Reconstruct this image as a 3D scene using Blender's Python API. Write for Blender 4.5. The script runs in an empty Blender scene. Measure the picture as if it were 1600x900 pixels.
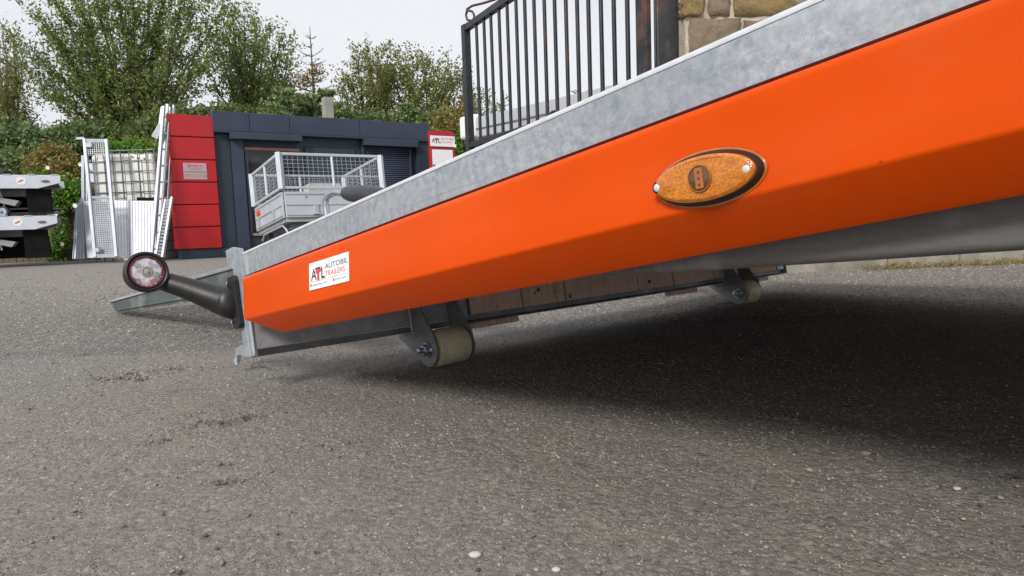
import bpy, bmesh, math, random
import numpy as np
from mathutils import Vector, Matrix
random.seed(7); np.random.seed(7)
R = math.radians
sc = bpy.context.scene
col = sc.collection

# ---------------------------------------------------------------- camera, sky, sun
F_PX = 1060.0; CAM = Vector((0, 0, .38))
pitch = math.atan(98/F_PX); roll = R(2.0)
FW = Vector((0, math.cos(pitch), -math.sin(pitch)))
U0 = Vector((1,0,0)).cross(FW)
RT = Vector((1,0,0))*math.cos(roll) - U0*math.sin(roll)
UP = U0*math.cos(roll) + Vector((1,0,0))*math.sin(roll)
cd = bpy.data.cameras.new('camera'); cam = bpy.data.objects.new('camera', cd); col.objects.link(cam)
cd.sensor_width = 36; cd.lens = 36*F_PX/1600; cd.clip_start = .02; cd.clip_end = 3000
cam.matrix_world = Matrix(((RT.x, UP.x, -FW.x, CAM.x), (RT.y, UP.y, -FW.y, CAM.y), (RT.z, UP.z, -FW.z, CAM.z), (0,0,0,1)))
sc.camera = cam
def ray(x, y): return FW + RT*((x-800)/F_PX) - UP*((y-450)/F_PX)
def PX(x, y, Y):                      # the point seen at pixel x, y that stands Y metres away
    d = ray(x, y); return CAM + d*(Y/d.y)
def GP(x, y, z=0):                    # the point of the ground seen at a pixel
    d = ray(x, y); return CAM + d*((z-CAM.z)/d.z)

SUN_EL = R(35); SUN_AZ = R(204)       # azimuth clockwise from +Y: behind the camera, a little to its left
w = bpy.data.worlds.new("World"); sc.world = w; w.use_nodes = True
nt = w.node_tree; nt.nodes.clear()
out = nt.nodes.new('ShaderNodeOutputWorld'); bg = nt.nodes.new('ShaderNodeBackground')
sky = nt.nodes.new('ShaderNodeTexSky'); sky.sky_type = 'NISHITA'; sky.sun_disc = False
sky.sun_elevation = SUN_EL; sky.sun_rotation = SUN_AZ; sky.dust_density = 3; sky.air_density = 1
tc = nt.nodes.new('ShaderNodeTexCoord'); nz = nt.nodes.new('ShaderNodeTexNoise')
nz.inputs['Scale'].default_value = 1.6; nz.inputs['Detail'].default_value = 5
mp = nt.nodes.new('ShaderNodeMapping'); mp.inputs['Scale'].default_value = (1,1,2.5)
cr = nt.nodes.new('ShaderNodeValToRGB')
cr.color_ramp.elements[0].position = .38; cr.color_ramp.elements[0].color = (7.7,8.0,8.7,1)
cr.color_ramp.elements[1].position = .62; cr.color_ramp.elements[1].color = (9.1,9.3,9.7,1)
mix = nt.nodes.new('ShaderNodeMix'); mix.data_type = 'RGBA'; mix.inputs['Factor'].default_value = .93
nt.links.new(tc.outputs['Generated'], mp.inputs['Vector']); nt.links.new(mp.outputs[0], nz.inputs['Vector'])
nt.links.new(nz.outputs['Fac'], cr.inputs['Fac'])
nt.links.new(sky.outputs['Color'], mix.inputs['A']); nt.links.new(cr.outputs['Color'], mix.inputs['B'])
nt.links.new(mix.outputs['Result'], bg.inputs['Color']); bg.inputs['Strength'].default_value = .1
nt.links.new(bg.outputs[0], out.inputs['Surface'])
sd = bpy.data.lights.new('sun', 'SUN'); sd.energy = 3.0; sd.angle = R(14); sd.color = (1,.96,.9)
sun = bpy.data.objects.new('sun', sd); col.objects.link(sun)
tosun = Vector((math.sin(SUN_AZ)*math.cos(SUN_EL), math.cos(SUN_AZ)*math.cos(SUN_EL), math.sin(SUN_EL)))
sun.rotation_euler = tosun.to_track_quat('Z', 'Y').to_euler()
vs = sc.view_settings; vs.view_transform = 'Standard'; vs.look = 'None'; vs.exposure = 0; vs.gamma = 1

# ---------------------------------------------------------------- materials
def new_mat(name):
    m = bpy.data.materials.new(name); m.use_nodes = True
    return m, m.node_tree, m.node_tree.nodes['Principled BSDF']
def node(nt, t, **kw):
    n = nt.nodes.new(t)
    for k, v in kw.items():
        if k in n.inputs: n.inputs[k].default_value = v
        else: setattr(n, k, v)
    return n
def ramp(nt, src, stops):
    r = nt.nodes.new('ShaderNodeValToRGB'); e = r.color_ramp.elements
    while len(e) < len(stops): e.new(.5)
    for q, (p, c) in zip(e, stops): q.position = p; q.color = (*c, 1) if len(c) == 3 else c
    nt.links.new(src, r.inputs['Fac']); return r.outputs['Color']
def mixc(nt, f, a, b, mode='MIX'):
    m = nt.nodes.new('ShaderNodeMix'); m.data_type = 'RGBA'; m.blend_type = mode
    for k, v in (('Factor', f), ('A', a), ('B', b)):
        if hasattr(v, 'is_linked'): nt.links.new(v, m.inputs[k])
        elif k == 'Factor': m.inputs[k].default_value = v
        else: m.inputs[k].default_value = (*v, 1)
    return m.outputs['Result']
def coords(nt, scale=(1,1,1), kind='Object', rot=(0,0,0)):
    t = nt.nodes.new('ShaderNodeTexCoord'); m = nt.nodes.new('ShaderNodeMapping')
    m.inputs['Scale'].default_value = scale; m.inputs['Rotation'].default_value = rot
    nt.links.new(t.outputs[kind], m.inputs['Vector']); return m.outputs[0]
def noise(nt, vec, s, detail=4, rough=.55, dist=0):
    n = node(nt, 'ShaderNodeTexNoise', Scale=s, Detail=detail, Roughness=rough, Distortion=dist)
    nt.links.new(vec, n.inputs['Vector']); return n.outputs['Fac']
def bump(nt, bsdf, h, strength, dist):
    b = node(nt, 'ShaderNodeBump', Strength=strength, Distance=dist)
    nt.links.new(h, b.inputs['Height']); nt.links.new(b.outputs[0], bsdf.inputs['Normal']); return b
def plain(name, c, rough=.5, metal=0., var=.15, scale=6., bs=.15, bd=.002, coat=0, grime=None):
    m, nt, p = new_mat(name); v = coords(nt)
    n1 = noise(nt, v, scale, 5, .6)
    lo = tuple(x*(1-var) for x in c); hi = tuple(min(1, x*(1+var)) for x in c)
    cc = ramp(nt, n1, [(.3, lo), (.7, hi)])
    if grime:
        n2 = noise(nt, v, scale*.35, 6, .65, .4)
        f = ramp(nt, n2, [(.52, (0,0,0)), (.75, (1,1,1))])
        cc = mixc(nt, f, cc, grime)
    nt.links.new(cc, p.inputs['Base Color'])
    p.inputs['Metallic'].default_value = metal
    rr = nt.nodes.new('ShaderNodeMapRange'); rr.inputs['To Min'].default_value = max(.03, rough-.1); rr.inputs['To Max'].default_value = min(1, rough+.12)
    nt.links.new(noise(nt, v, scale*3, 3), rr.inputs['Value']); nt.links.new(rr.outputs[0], p.inputs['Roughness'])
    if coat: p.inputs['Coat Weight'].default_value = coat; p.inputs['Coat Roughness'].default_value = .08
    if bs: bump(nt, p, noise(nt, v, scale*12, 3), bs, bd)
    return m
def galv(name, base=(.52,.55,.57), streak_axis=2, scale=1., metal=.75, rough=.42, dark=.6):
    m, nt, p = new_mat(name)
    sv = [14,14,14]; sv[streak_axis] = 1.6
    v1 = coords(nt, tuple(x*scale for x in sv)); v2 = coords(nt)
    st = noise(nt, v1, 1.5, 6, .62, .3)
    sp = node(nt, 'ShaderNodeTexVoronoi', Scale=120*scale); nt.links.new(v2, sp.inputs['Vector'])
    big = noise(nt, v2, 5*scale, 5, .6)
    c1 = ramp(nt, st, [(.25, tuple(x*dark for x in base)), (.5, base), (.78, tuple(min(1, x*1.35) for x in base))])
    c2 = mixc(nt, .14, c1, ramp(nt, sp.outputs['Color'], [(.2, tuple(x*.75 for x in base)), (.8, tuple(min(1,x*1.25) for x in base))]))
    c3 = mixc(nt, ramp(nt, big, [(.5, (0,0,0)), (.8, (.5,.5,.5))]), c2, (.60,.63,.64))
    nt.links.new(c3, p.inputs['Base Color']); p.inputs['Metallic'].default_value = metal
    rr = nt.nodes.new('ShaderNodeMapRange'); rr.inputs['To Min'].default_value = rough-.1; rr.inputs['To Max'].default_value = rough+.22
    nt.links.new(st, rr.inputs['Value']); nt.links.new(rr.outputs[0], p.inputs['Roughness'])
    bump(nt, p, noise(nt, v2, 60*scale, 4), .12, .002)
    return m
M = {}
M['rail'] = galv('galvanised_rail_steel', base=(.44,.475,.50), rough=.4, metal=.55)
def rail_mat():
    m, nt, p = new_mat('galvanised_rail_steel'); v = coords(nt)
    fine = noise(nt, v, 75, 9, .75); mid = noise(nt, v, 19, 7, .7, .5); big = noise(nt, v, 4.5, 5, .6)
    c = ramp(nt, fine, [(.30, (.20,.235,.275)), (.5, (.39,.43,.47)), (.70, (.62,.66,.70))])
    c = mixc(nt, ramp(nt, mid, [(.44, (0,0,0)), (.62, (.55,.55,.55))]), c, (.50,.53,.55))
    c = mixc(nt, ramp(nt, big, [(.40, (.45,.45,.45)), (.6, (0,0,0))]), c, (.27,.30,.34))
    vs_ = coords(nt, (55, 20, 5)); st = noise(nt, vs_, 1.3, 6, .65, .8)
    g = nt.nodes.new('ShaderNodeSeparateXYZ'); nt.links.new(v, g.inputs[0])
    near = nt.nodes.new('ShaderNodeMapRange'); near.inputs['From Min'].default_value = .75; near.inputs['From Max'].default_value = .1; nt.links.new(g.outputs['X'], near.inputs['Value'])
    stm = mixc(nt, 1., ramp(nt, st, [(.52, (0,0,0)), (.68, (.8,.8,.8))]), near.outputs[0], 'MULTIPLY')
    c = mixc(nt, stm, c, (.66,.69,.71))
    vl = coords(nt, (3.5, 30, 130)); sc_ = noise(nt, vl, 1.2, 7, .7, .4)
    c = mixc(nt, ramp(nt, sc_, [(.58, (0,0,0)), (.70, (.6,.6,.6))]), c, (.24,.26,.28))
    c = mixc(nt, ramp(nt, noise(nt, coords(nt, (5, 30, 150)), 1.7, 6, .7, .3), [(.62, (0,0,0)), (.72, (.8,.8,.8))]), c, (.68,.70,.71))
    nt.links.new(c, p.inputs['Base Color']); p.inputs['Metallic'].default_value = .45
    rr = nt.nodes.new('ShaderNodeMapRange'); rr.inputs['To Min'].default_value = .32; rr.inputs['To Max'].default_value = .62
    nt.links.new(mid, rr.inputs['Value']); nt.links.new(rr.outputs[0], p.inputs['Roughness'])
    bump(nt, p, mid, .25, .003); return m
M['rail'] = rail_mat()
M['bracket'] = galv('roller_bracket_steel', base=(.27,.27,.285), streak_axis=0, rough=.45, metal=.5, scale=2)
M['edge'] = plain('zinc_edge_sky_highlight', (.74,.76,.78), .3, .5, .1, 40, .1)  # paler zinc puts the sky's reflection on the rounded lip into the colour
M['galv'] = galv('galvanised_steel', base=(.5,.52,.54), streak_axis=0, rough=.5)
M['galv_dull'] = galv('dull_galvanised_steel', base=(.36,.355,.36), streak_axis=0, rough=.55, metal=.3)
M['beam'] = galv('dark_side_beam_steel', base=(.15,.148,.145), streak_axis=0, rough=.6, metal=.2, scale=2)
M['galv_dark'] = galv('dark_galvanised_steel', base=(.20,.205,.22), streak_axis=0, rough=.5, metal=.6)
M['ramp'] = galv('weathered_ramp_steel', base=(.10,.118,.112), streak_axis=0, rough=.55, metal=.25)
M['pale_rail'] = plain('pale_painted_rail', (.62,.65,.71), .5, .1, .06, 4, .05, grime=(.52,.54,.58))
M['pale_galv'] = plain('pale_galvanised_steel', (.40,.44,.49), .5, .35, .12, 4, .1)
M['white_alu'] = plain('white_aluminium', (.50,.525,.57), .45, .2, .08, 5, .05, grime=(.50,.49,.47))
M['zinc'] = plain('zinc_bolt', (.55,.6,.66), .28, .95, .2, 60, 0)
M['black_metal'] = plain('dark_axle_metal', (.07,.07,.075), .45, .5, .3, 30, .1)
def orange_mat():
    m, nt, p = new_mat('orange_powder_coat'); v = coords(nt)
    c = ramp(nt, noise(nt, v, 3.5, 6, .6), [(.3, (.62,.062,.0002)), (.7, (.70,.074,.0003))])
    smear = ramp(nt, noise(nt, v, 11, 6, .7, .8), [(.60, (0,0,0)), (.82, (.12,.12,.12))])
    c = mixc(nt, smear, c, (.78,.16,.06))
    scr = noise(nt, coords(nt, (6, 40, 260), rot=(0, R(9), 0)), 1.1, 5, .6, .2)
    c = mixc(nt, ramp(nt, scr, [(.70, (0,0,0)), (.76, (.22,.22,.22))]), c, (.80,.24,.12))
    dst = noise(nt, coords(nt, (3, 9, 9)), 1.6, 6, .7)
    c = mixc(nt, ramp(nt, dst, [(.5, (0,0,0)), (.8, (.16,.16,.16))]), c, (.40,.16,.08))
    sp = node(nt, 'ShaderNodeTexVoronoi', Scale=26); nt.links.new(v, sp.inputs['Vector'])
    spk = ramp(nt, sp.outputs['Distance'], [(.02, (.6,.6,.6)), (.05, (0,0,0))])
    gate = ramp(nt, noise(nt, v, 9, 2), [(.62, (0,0,0)), (.66, (1,1,1))])
    c = mixc(nt, mixc(nt, 1., spk, gate, 'MULTIPLY'), c, (.25,.03,.01))
    nt.links.new(c, p.inputs['Base Color'])
    p.inputs['Roughness'].default_value = .42; p.inputs['Specular IOR Level'].default_value = .10; p.inputs['Coat Weight'].default_value = .05; p.inputs['Coat Roughness'].default_value = .2
    bump(nt, p, noise(nt, v, 260, 2), .05, .0006)
    return m
M['orange'] = orange_mat()
M['nylon'] = plain('cream_nylon', (.68,.63,.42), .42, 0, .12, 25, .05, grime=(.46,.38,.22))
M['rubber'] = plain('black_rubber', (.012,.010,.011), .45, 0, .25, 20, .2, .001, grime=(.035,.026,.024))
M['tyre'] = plain('tyre_rubber', (.018,.018,.018), .8, 0, .3, 20, .3)
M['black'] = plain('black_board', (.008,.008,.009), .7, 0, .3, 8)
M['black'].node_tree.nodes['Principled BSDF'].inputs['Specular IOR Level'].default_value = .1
M['grip'] = plain('black_plastic_grip', (.035,.035,.038), .42, 0, .1, 40, .15)
M['white'] = plain('white_vinyl', (.80,.82,.83), .4, 0, .04, 20, 0)
M['ink_navy'] = plain('navy_ink', (.02,.025,.06), .5, 0, .1, 20, 0)
M['ink_red'] = plain('red_ink', (.70,.05,.03), .5, 0, .1, 20, 0)
M['ink_grey'] = plain('grey_ink', (.22,.23,.26), .5, 0, .1, 20, 0)
M['ink_yellow'] = plain('mustard_ink', (.45,.25,.06), .5, 0, .1, 20, 0)
M['red'] = plain('red_painted_panel', (.44,.010,.014), .42, 0, .08, 3, .05, grime=(.38,.025,.028))
M['red_core'] = plain('dark_red_joint', (.10,.004,.005), .7, 0, .1, 3, 0)
M['plaque'] = plain('grey_plaque', (.45,.33,.38), .4, 0, .08, 20, 0)
M['wall'] = plain('dark_blue_grey_cladding', (.030,.042,.072), .5, 0, .14, 1.5, .05, grime=(.055,.072,.12))
M['wall2'] = plain('dark_slate_cladding', (.020,.034,.050), .5, 0, .12, 1.5, .05)
M['seam'] = plain('dark_seam', (.008,.010,.014), .7, 0, .1, 5, 0)
M['copper'] = plain('pinkish_timber_trim', (.30,.17,.14), .6, 0, .15, 8)
M['blind'] = plain('olive_blind', (.36,.33,.22), .7, 0, .25, 3)
M['interior'] = plain('room_lining', (.40,.42,.38), .8, 0, .4, 2)
M['chimney'] = plain('rendered_flue', (.30,.30,.26), .8, 0, .15, 6)
M['poly'] = plain('milky_polyethylene', (.72,.73,.70), .4, 0, .05, 3, 0, grime=(.6,.6,.54))
M['blue_pic'] = plain('blue_print', (.03,.10,.42), .4, 0, .35, 20, 0)
M['rubber_lip'] = plain('maroon_rim', (.11,.015,.03), .25, 0, .1, 30, 0)
M['gate'] = plain('black_gate_paint', (.022,.027,.034), .42, .2, .3, 8, .3, .002, grime=(.10,.045,.022))
M['rust'] = plain('rusty_post_paint', (.022,.023,.028), .4, .2, .5, 9, .4, .003, grime=(.20,.075,.035))
M['scroll'] = plain('rusty_scroll', (.11,.06,.04), .7, .2, .4, 30, .2)
M['mortar'] = plain('lime_mortar', (.46,.40,.32), .9, 0, .25, 12, .6, .01)
M['plinth'] = plain('concrete_plinth', (.27,.25,.21), .9, 0, .25, 8, .6, .008, grime=(.16,.15,.12))
M['fence'] = plain('weathered_fence_wood', (.115,.085,.05), .85, 0, .4, 6, .4, .004, grime=(.05,.07,.025))
M['earth'] = plain('bank_earth', (.13,.10,.06), .95, 0, .4, 2, .6, .02, grime=(.07,.09,.03))
M['bark'] = plain('grey_bark', (.10,.09,.07), .9, 0, .35, 5, .5, .01)
M['deadwood'] = plain('bare_conifer_wood', (.10,.075,.055), .9, 0, .3, 20, .3)
M['card'] = plain('pale_carton', (.62,.62,.60), .7, 0, .1, 8, 0)
def wood_mat():
    m, nt, p = new_mat('weathered_timber_board'); v = coords(nt, (60, 60, 6)); v2 = coords(nt)
    g = noise(nt, v, 1.6, 7, .65, .6); b = noise(nt, v2, 7, 5, .6)
    c = ramp(nt, g, [(.25, (.48,.28,.19)), (.5, (.78,.52,.39)), (.75, (.86,.65,.52))])
    c = mixc(nt, ramp(nt, b, [(.5, (0,0,0)), (.75, (.5,.5,.5))]), c, (.55,.46,.44))
    c = mixc(nt, ramp(nt, noise(nt, v2, 22, 4, .6), [(.66, (0,0,0)), (.74, (1,1,1))]), c, (.05,.03,.03))
    nt.links.new(c, p.inputs['Base Color']); p.inputs['Roughness'].default_value = .65
    bump(nt, p, g, .4, .003); return m
M['wood'] = wood_mat()
def stone_mat():
    m, nt, p = new_mat('sandstone_block'); v = coords(nt)
    oi = nt.nodes.new('ShaderNodeObjectInfo')
    base = ramp(nt, oi.outputs['Random'], [(0, (.36,.27,.16)), (.35, (.46,.31,.13)), (.6, (.40,.32,.23)), (.8, (.28,.22,.15)), (1, (.48,.36,.24))])
    n1 = noise(nt, v, 9, 7, .7, .5); n2 = noise(nt, v, 30, 6, .7)
    c = mixc(nt, ramp(nt, n1, [(.50, (0,0,0)), (.66, (.6,.6,.6))]), base, (.15,.12,.09))
    c = mixc(nt, ramp(nt, n2, [(.55, (0,0,0)), (.75, (.5,.5,.5))]), c, (.50,.42,.28))
    nt.links.new(c, p.inputs['Base Color']); p.inputs['Roughness'].default_value = .92
    bump(nt, p, noise(nt, v, 26, 9, .78), 1., .04); return m
M['stone'] = stone_mat()
def amber_mat():
    m, nt, p = new_mat('amber_lens'); v = coords(nt)
    vo = node(nt, 'ShaderNodeTexVoronoi', Scale=520, Randomness=.15); nt.links.new(v, vo.inputs['Vector'])
    c = ramp(nt, vo.outputs['Color'], [(.2, (.46,.13,.003)), (.8, (.66,.22,.006))])
    c = mixc(nt, ramp(nt, noise(nt, v, 30, 4), [(.45,(0,0,0)),(.7,(.6,.6,.6))]), c, (.38,.10,.003))
    nt.links.new(c, p.inputs['Base Color']); p.inputs['Roughness'].default_value = .16
    p.inputs['Coat Weight'].default_value = .8; p.inputs['Coat Roughness'].default_value = .04
    bump(nt, p, vo.outputs['Distance'], .35, .001); return m
M['amber'] = amber_mat()
M['amber_smooth'] = plain('clear_amber_window', (.40,.10,.004), .12, 0, .25, 90, 0, coat=1)
M['amber_dark'] = plain('brown_amber_recess', (.10,.045,.008), .2, 0, .3, 60, 0, coat=.8)
def glass_mat(name, tint, rough=.05, alpha=.5):
    m, nt, p = new_mat(name)
    p.inputs['Base Color'].default_value = (*tint, 1); p.inputs['Roughness'].default_value = rough
    p.inputs['Alpha'].default_value = alpha; p.inputs['Specular IOR Level'].default_value = .8
    return m
M['glass'] = glass_mat('window_glass', (.03,.04,.05), .03, .45)
def chrome_lens():
    m, nt, p = new_mat('clear_fluted_lens'); v = coords(nt)
    vo = node(nt, 'ShaderNodeTexVoronoi', Scale=85); nt.links.new(v, vo.inputs['Vector'])
    c = ramp(nt, vo.outputs['Color'], [(.15, (.28,.27,.30)), (.5, (.52,.52,.56)), (.85, (.72,.72,.76))])
    red = ramp(nt, noise(nt, v, 38, 2), [(.64, (0,0,0)), (.70, (.7,.7,.7))])
    c = mixc(nt, red, c, (.42,.08,.06))
    nt.links.new(c, p.inputs['Base Color']); p.inputs['Metallic'].default_value = .35; p.inputs['Roughness'].default_value = .15
    p.inputs['Coat Weight'].default_value = 1.; bump(nt, p, vo.outputs['Distance'], .5, .002); return m
M['lens'] = chrome_lens()
def leaf_mat(name, cols, trans=.35):
    m, nt, p = new_mat(name)
    g = nt.nodes.new('ShaderNodeNewGeometry'); v = coords(nt)
    c = ramp(nt, g.outputs['Random Per Island'], [(i/(len(cols)-1), c) for i, c in enumerate(cols)])
    big = noise(nt, v, .55, 3)
    c = mixc(nt, ramp(nt, big, [(.35, (0,0,0)), (.65, (.6,.6,.6))]), c, cols[-1])
    nt.links.new(c, p.inputs['Base Color']); p.inputs['Roughness'].default_value = .6
    tr = nt.nodes.new('ShaderNodeBsdfTranslucent'); mx = nt.nodes.new('ShaderNodeMixShader'); mx.inputs[0].default_value = trans
    nt.links.new(c, tr.inputs['Color']); nt.links.new(p.outputs[0], mx.inputs[1]); nt.links.new(tr.outputs[0], mx.inputs[2])
    nt.links.new(mx.outputs[0], nt.nodes['Material Output'].inputs['Surface'])
    return m
M['leaf_willow'] = leaf_mat('willow_leaves', [(.075,.115,.028), (.155,.22,.05), (.26,.32,.085), (.185,.24,.055)])
M['leaf_olive'] = leaf_mat('olive_green_leaves', [(.09,.12,.028), (.18,.21,.05), (.28,.28,.08), (.20,.22,.055)])
M['leaf_dark'] = leaf_mat('dark_green_leaves', [(.06,.09,.03), (.12,.175,.05), (.20,.25,.08)])
M['leaf_spruce'] = leaf_mat('spruce_needles', [(.11,.16,.07), (.22,.31,.12), (.33,.40,.17), (.26,.33,.12)])
M['leaf_cypress'] = leaf_mat('cypress_foliage', [(.065,.11,.04), (.13,.20,.07), (.20,.28,.11)])
M['leaf_ivy'] = leaf_mat('bright_ivy_leaves', [(.05,.13,.012), (.11,.24,.025), (.20,.36,.05), (.13,.26,.03)])
M['leaf_brown'] = leaf_mat('rusty_shrub_leaves', [(.17,.10,.035), (.26,.21,.05), (.27,.31,.07), (.22,.14,.045)])
M['leaf_rust'] = leaf_mat('dying_needles', [(.20,.10,.04), (.30,.17,.07), (.20,.22,.08)])
M['grass'] = leaf_mat('dry_grass', [(.35,.27,.12), (.42,.33,.16), (.20,.22,.08), (.30,.22,.10)])
M['flower'] = plain('white_petals', (.8,.8,.76), .6, 0, .05, 20, 0)

# asphalt -----------------------------------------------------
def asphalt_mat():
    m, nt, p = new_mat('worn_asphalt'); v = coords(nt)
    L = nt.links
    wn_ = node(nt, 'ShaderNodeTexNoise', Scale=120., Detail=3); L.new(v, wn_.inputs['Vector'])
    wv = nt.nodes.new('ShaderNodeVectorMath'); wv.operation = 'MULTIPLY_ADD'; L.new(wn_.outputs['Color'], wv.inputs[0]); wv.inputs[1].default_value = (.011,.011,.011); L.new(v, wv.inputs[2])
    def voro(s, feat='F1'):
        n = node(nt, 'ShaderNodeTexVoronoi', Scale=s); n.feature = feat; L.new(wv.outputs[0], n.inputs['Vector']); return n
    v1 = voro(105); v2 = voro(230); v3 = voro(70); v4 = voro(620)
    nbig = noise(nt, v, .8, 5, .6); nmid = noise(nt, v, 7, 7, .7); nfine = noise(nt, v, 160, 5, .75); nf2 = noise(nt, v, 38, 6, .7)
    A = ramp(nt, v1.outputs['Color'], [(.1, (0.120,0.114,0.103)), (.4, (0.249,0.229,0.206)), (.68, (0.318,0.289,0.261)), (.9, (0.516,0.482,0.439)), (1, (0.722,0.688,0.636))])
    B = ramp(nt, v2.outputs['Color'], [(.1, (0.063,0.060,0.056)), (.5, (0.258,0.237,0.213)), (.9, (0.464,0.430,0.387))])
    c = mixc(nt, .40, A, B)
    # binder between the stones
    gap = ramp(nt, v1.outputs['Distance'], [(.42, (0,0,0)), (.75, (.65,.65,.65))])
    c = mixc(nt, gap, c, (0.124,0.115,0.107))
    c = mixc(nt, ramp(nt, nf2, [(.42, (.55,.55,.55)), (.6, (0,0,0))]), c, (0.198,0.177,0.160))
    c = mixc(nt, ramp(nt, noise(nt, v, 75, 5, .7), [(.34, (.75,.75,.75)), (.43, (0,0,0))]), c, (.075,.066,.058))  # small pits darkened in the colour, standing in for shade in the relief
    # brownish and greyish drifts of dirt
    c = mixc(nt, ramp(nt, nmid, [(.45, (0,0,0)), (.72, (.5,.5,.5))]), c, (0.327,0.279,0.227))
    c = mixc(nt, ramp(nt, nbig, [(.42, (.35,.35,.35)), (.62, (0,0,0))]), c, (0.215,0.215,0.224))
    # pale grit and dark specks
    sp = voro(34); g2 = noise(nt, v, 60, 2)
    c = mixc(nt, ramp(nt, sp.outputs['Distance'], [(.03, (.8,.8,.8)), (.065, (0,0,0))]), c, (0.722,0.688,0.619))
    sp2 = voro(21)
    c = mixc(nt, ramp(nt, sp2.outputs['Distance'], [(.04, (.9,.9,.9)), (.07, (0,0,0))]), c, (0.034,0.032,0.031))
    # older coarse lay beyond the joint that runs across the yard
    geo = nt.nodes.new('ShaderNodeSeparateXYZ'); L.new(v, geo.inputs[0])
    wob = nt.nodes.new('ShaderNodeMath'); wob.operation = 'MULTIPLY_ADD'; L.new(noise(nt, v, 3.5, 5), wob.inputs[0]); wob.inputs[1].default_value = .22
    L.new(geo.outputs['Y'], wob.inputs[2])
    skew = nt.nodes.new('ShaderNodeMath'); skew.operation = 'MULTIPLY_ADD'; L.new(geo.outputs['X'], skew.inputs[0]); skew.inputs[1].default_value = -.07; L.new(wob.outputs[0], skew.inputs[2])
    sub = nt.nodes.new('ShaderNodeMath'); sub.operation = 'SUBTRACT'; L.new(skew.outputs[0], sub.inputs[0]); sub.inputs[1].default_value = 2.50
    far = nt.nodes.new('ShaderNodeMapRange'); far.inputs['From Min'].default_value = -.02; far.inputs['From Max'].default_value = .05; L.new(sub.outputs[0], far.inputs['Value'])
    coarse = ramp(nt, v3.outputs['Color'], [(.1, (0.069,0.067,0.067)), (.5, (0.215,0.203,0.193)), (.9, (0.413,0.387,0.361))])
    coarse = mixc(nt, ramp(nt, v3.outputs['Distance'], [(.4, (0,0,0)), (.7, (.8,.8,.8))]), coarse, (0.057,0.054,0.053))
    coarse = mixc(nt, .42, coarse, c)
    farther = nt.nodes.new('ShaderNodeMapRange'); farther.inputs['From Min'].default_value = .9; farther.inputs['From Max'].default_value = 3.2; L.new(sub.outputs[0], farther.inputs['Value'])
    coarse = mixc(nt, farther.outputs[0], coarse, mixc(nt, .45, c, (0.284,0.267,0.258)))
    c = mixc(nt, far.outputs[0], c, coarse)
    # dark sealed joint
    ab = nt.nodes.new('ShaderNodeMath'); ab.operation = 'ABSOLUTE'; L.new(sub.outputs[0], ab.inputs[0])
    jt = ramp(nt, ab.outputs[0], [(.0, (.65,.65,.65)), (.06, (.45,.45,.45)), (.13, (0,0,0))])
    c = mixc(nt, jt, c, (0.129,0.129,0.141))
    # hairline cracks
    cv = nt.nodes.new('ShaderNodeVectorMath'); cv.operation = 'ADD'
    nn = node(nt, 'ShaderNodeTexNoise', Scale=2.5, Detail=6); L.new(v, nn.inputs['Vector'])
    L.new(v, cv.inputs[0]); L.new(nn.outputs['Color'], cv.inputs[1])
    ck = node(nt, 'ShaderNodeTexVoronoi', Scale=.55); ck.feature = 'DISTANCE_TO_EDGE'; L.new(cv.outputs[0], ck.inputs['Vector'])
    cm = mixc(nt, 1., ramp(nt, ck.outputs['Distance'], [(.003, (.6,.6,.6)), (.006, (0,0,0))]), ramp(nt, noise(nt, v, 1.3, 2), [(.54, (0,0,0)), (.60, (1,1,1))]), 'MULTIPLY')
    c = mixc(nt, cm, c, (0.040,0.038,0.037))
    # broken hollows show darker grit: vertex group painted with the hollows' own shape
    at = nt.nodes.new('ShaderNodeAttribute'); at.attribute_name = 'hollow'
    vh = voro(46); vhe = voro(46, 'DISTANCE_TO_EDGE')
    hol = mixc(nt, ramp(nt, vhe.outputs['Distance'], [(.05, (1,1,1)), (.16, (0,0,0))]), ramp(nt, vh.outputs['Color'], [(.2, (.13,.115,.10)), (.6, (.27,.24,.205)), (.9, (.40,.34,.25))]), (.05,.045,.04))
    c = mixc(nt, ramp(nt, at.outputs['Fac'], [(.25, (0,0,0)), (.8, (.7,.7,.7))]), c, hol)
    c = mixc(nt, 1., c, (.985,.965,.925), 'MULTIPLY')
    L.new(c, p.inputs['Base Color'])
    p.inputs['Roughness'].default_value = .88; p.inputs['Specular IOR Level'].default_value = .3
    # height
    def mul(a, k):
        q = nt.nodes.new('ShaderNodeMath'); q.operation = 'MULTIPLY'; L.new(a, q.inputs[0]); q.inputs[1].default_value = k; return q.outputs[0]
    def add(a, b):
        q = nt.nodes.new('ShaderNodeMath'); q.operation = 'ADD'; L.new(a, q.inputs[0]); L.new(b, q.inputs[1]); return q.outputs[0]
    h = add(add(mul(v1.outputs['Distance'], -1.0), mul(v3.outputs['Distance'], -.45)), add(mul(nfine, .7), mul(nf2, .7)))
    h = add(h, mul(v4.outputs['Distance'], -.3))
    hh = nt.nodes.new('ShaderNodeMath'); hh.operation = 'MULTIPLY'; L.new(vhe.outputs['Distance'], hh.inputs[0]); L.new(at.outputs['Fac'], hh.inputs[1])
    h = add(h, mul(hh.outputs[0], 9.))
    bump(nt, p, h, .9, .0028)
    return m
M['asphalt'] = asphalt_mat()

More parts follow.
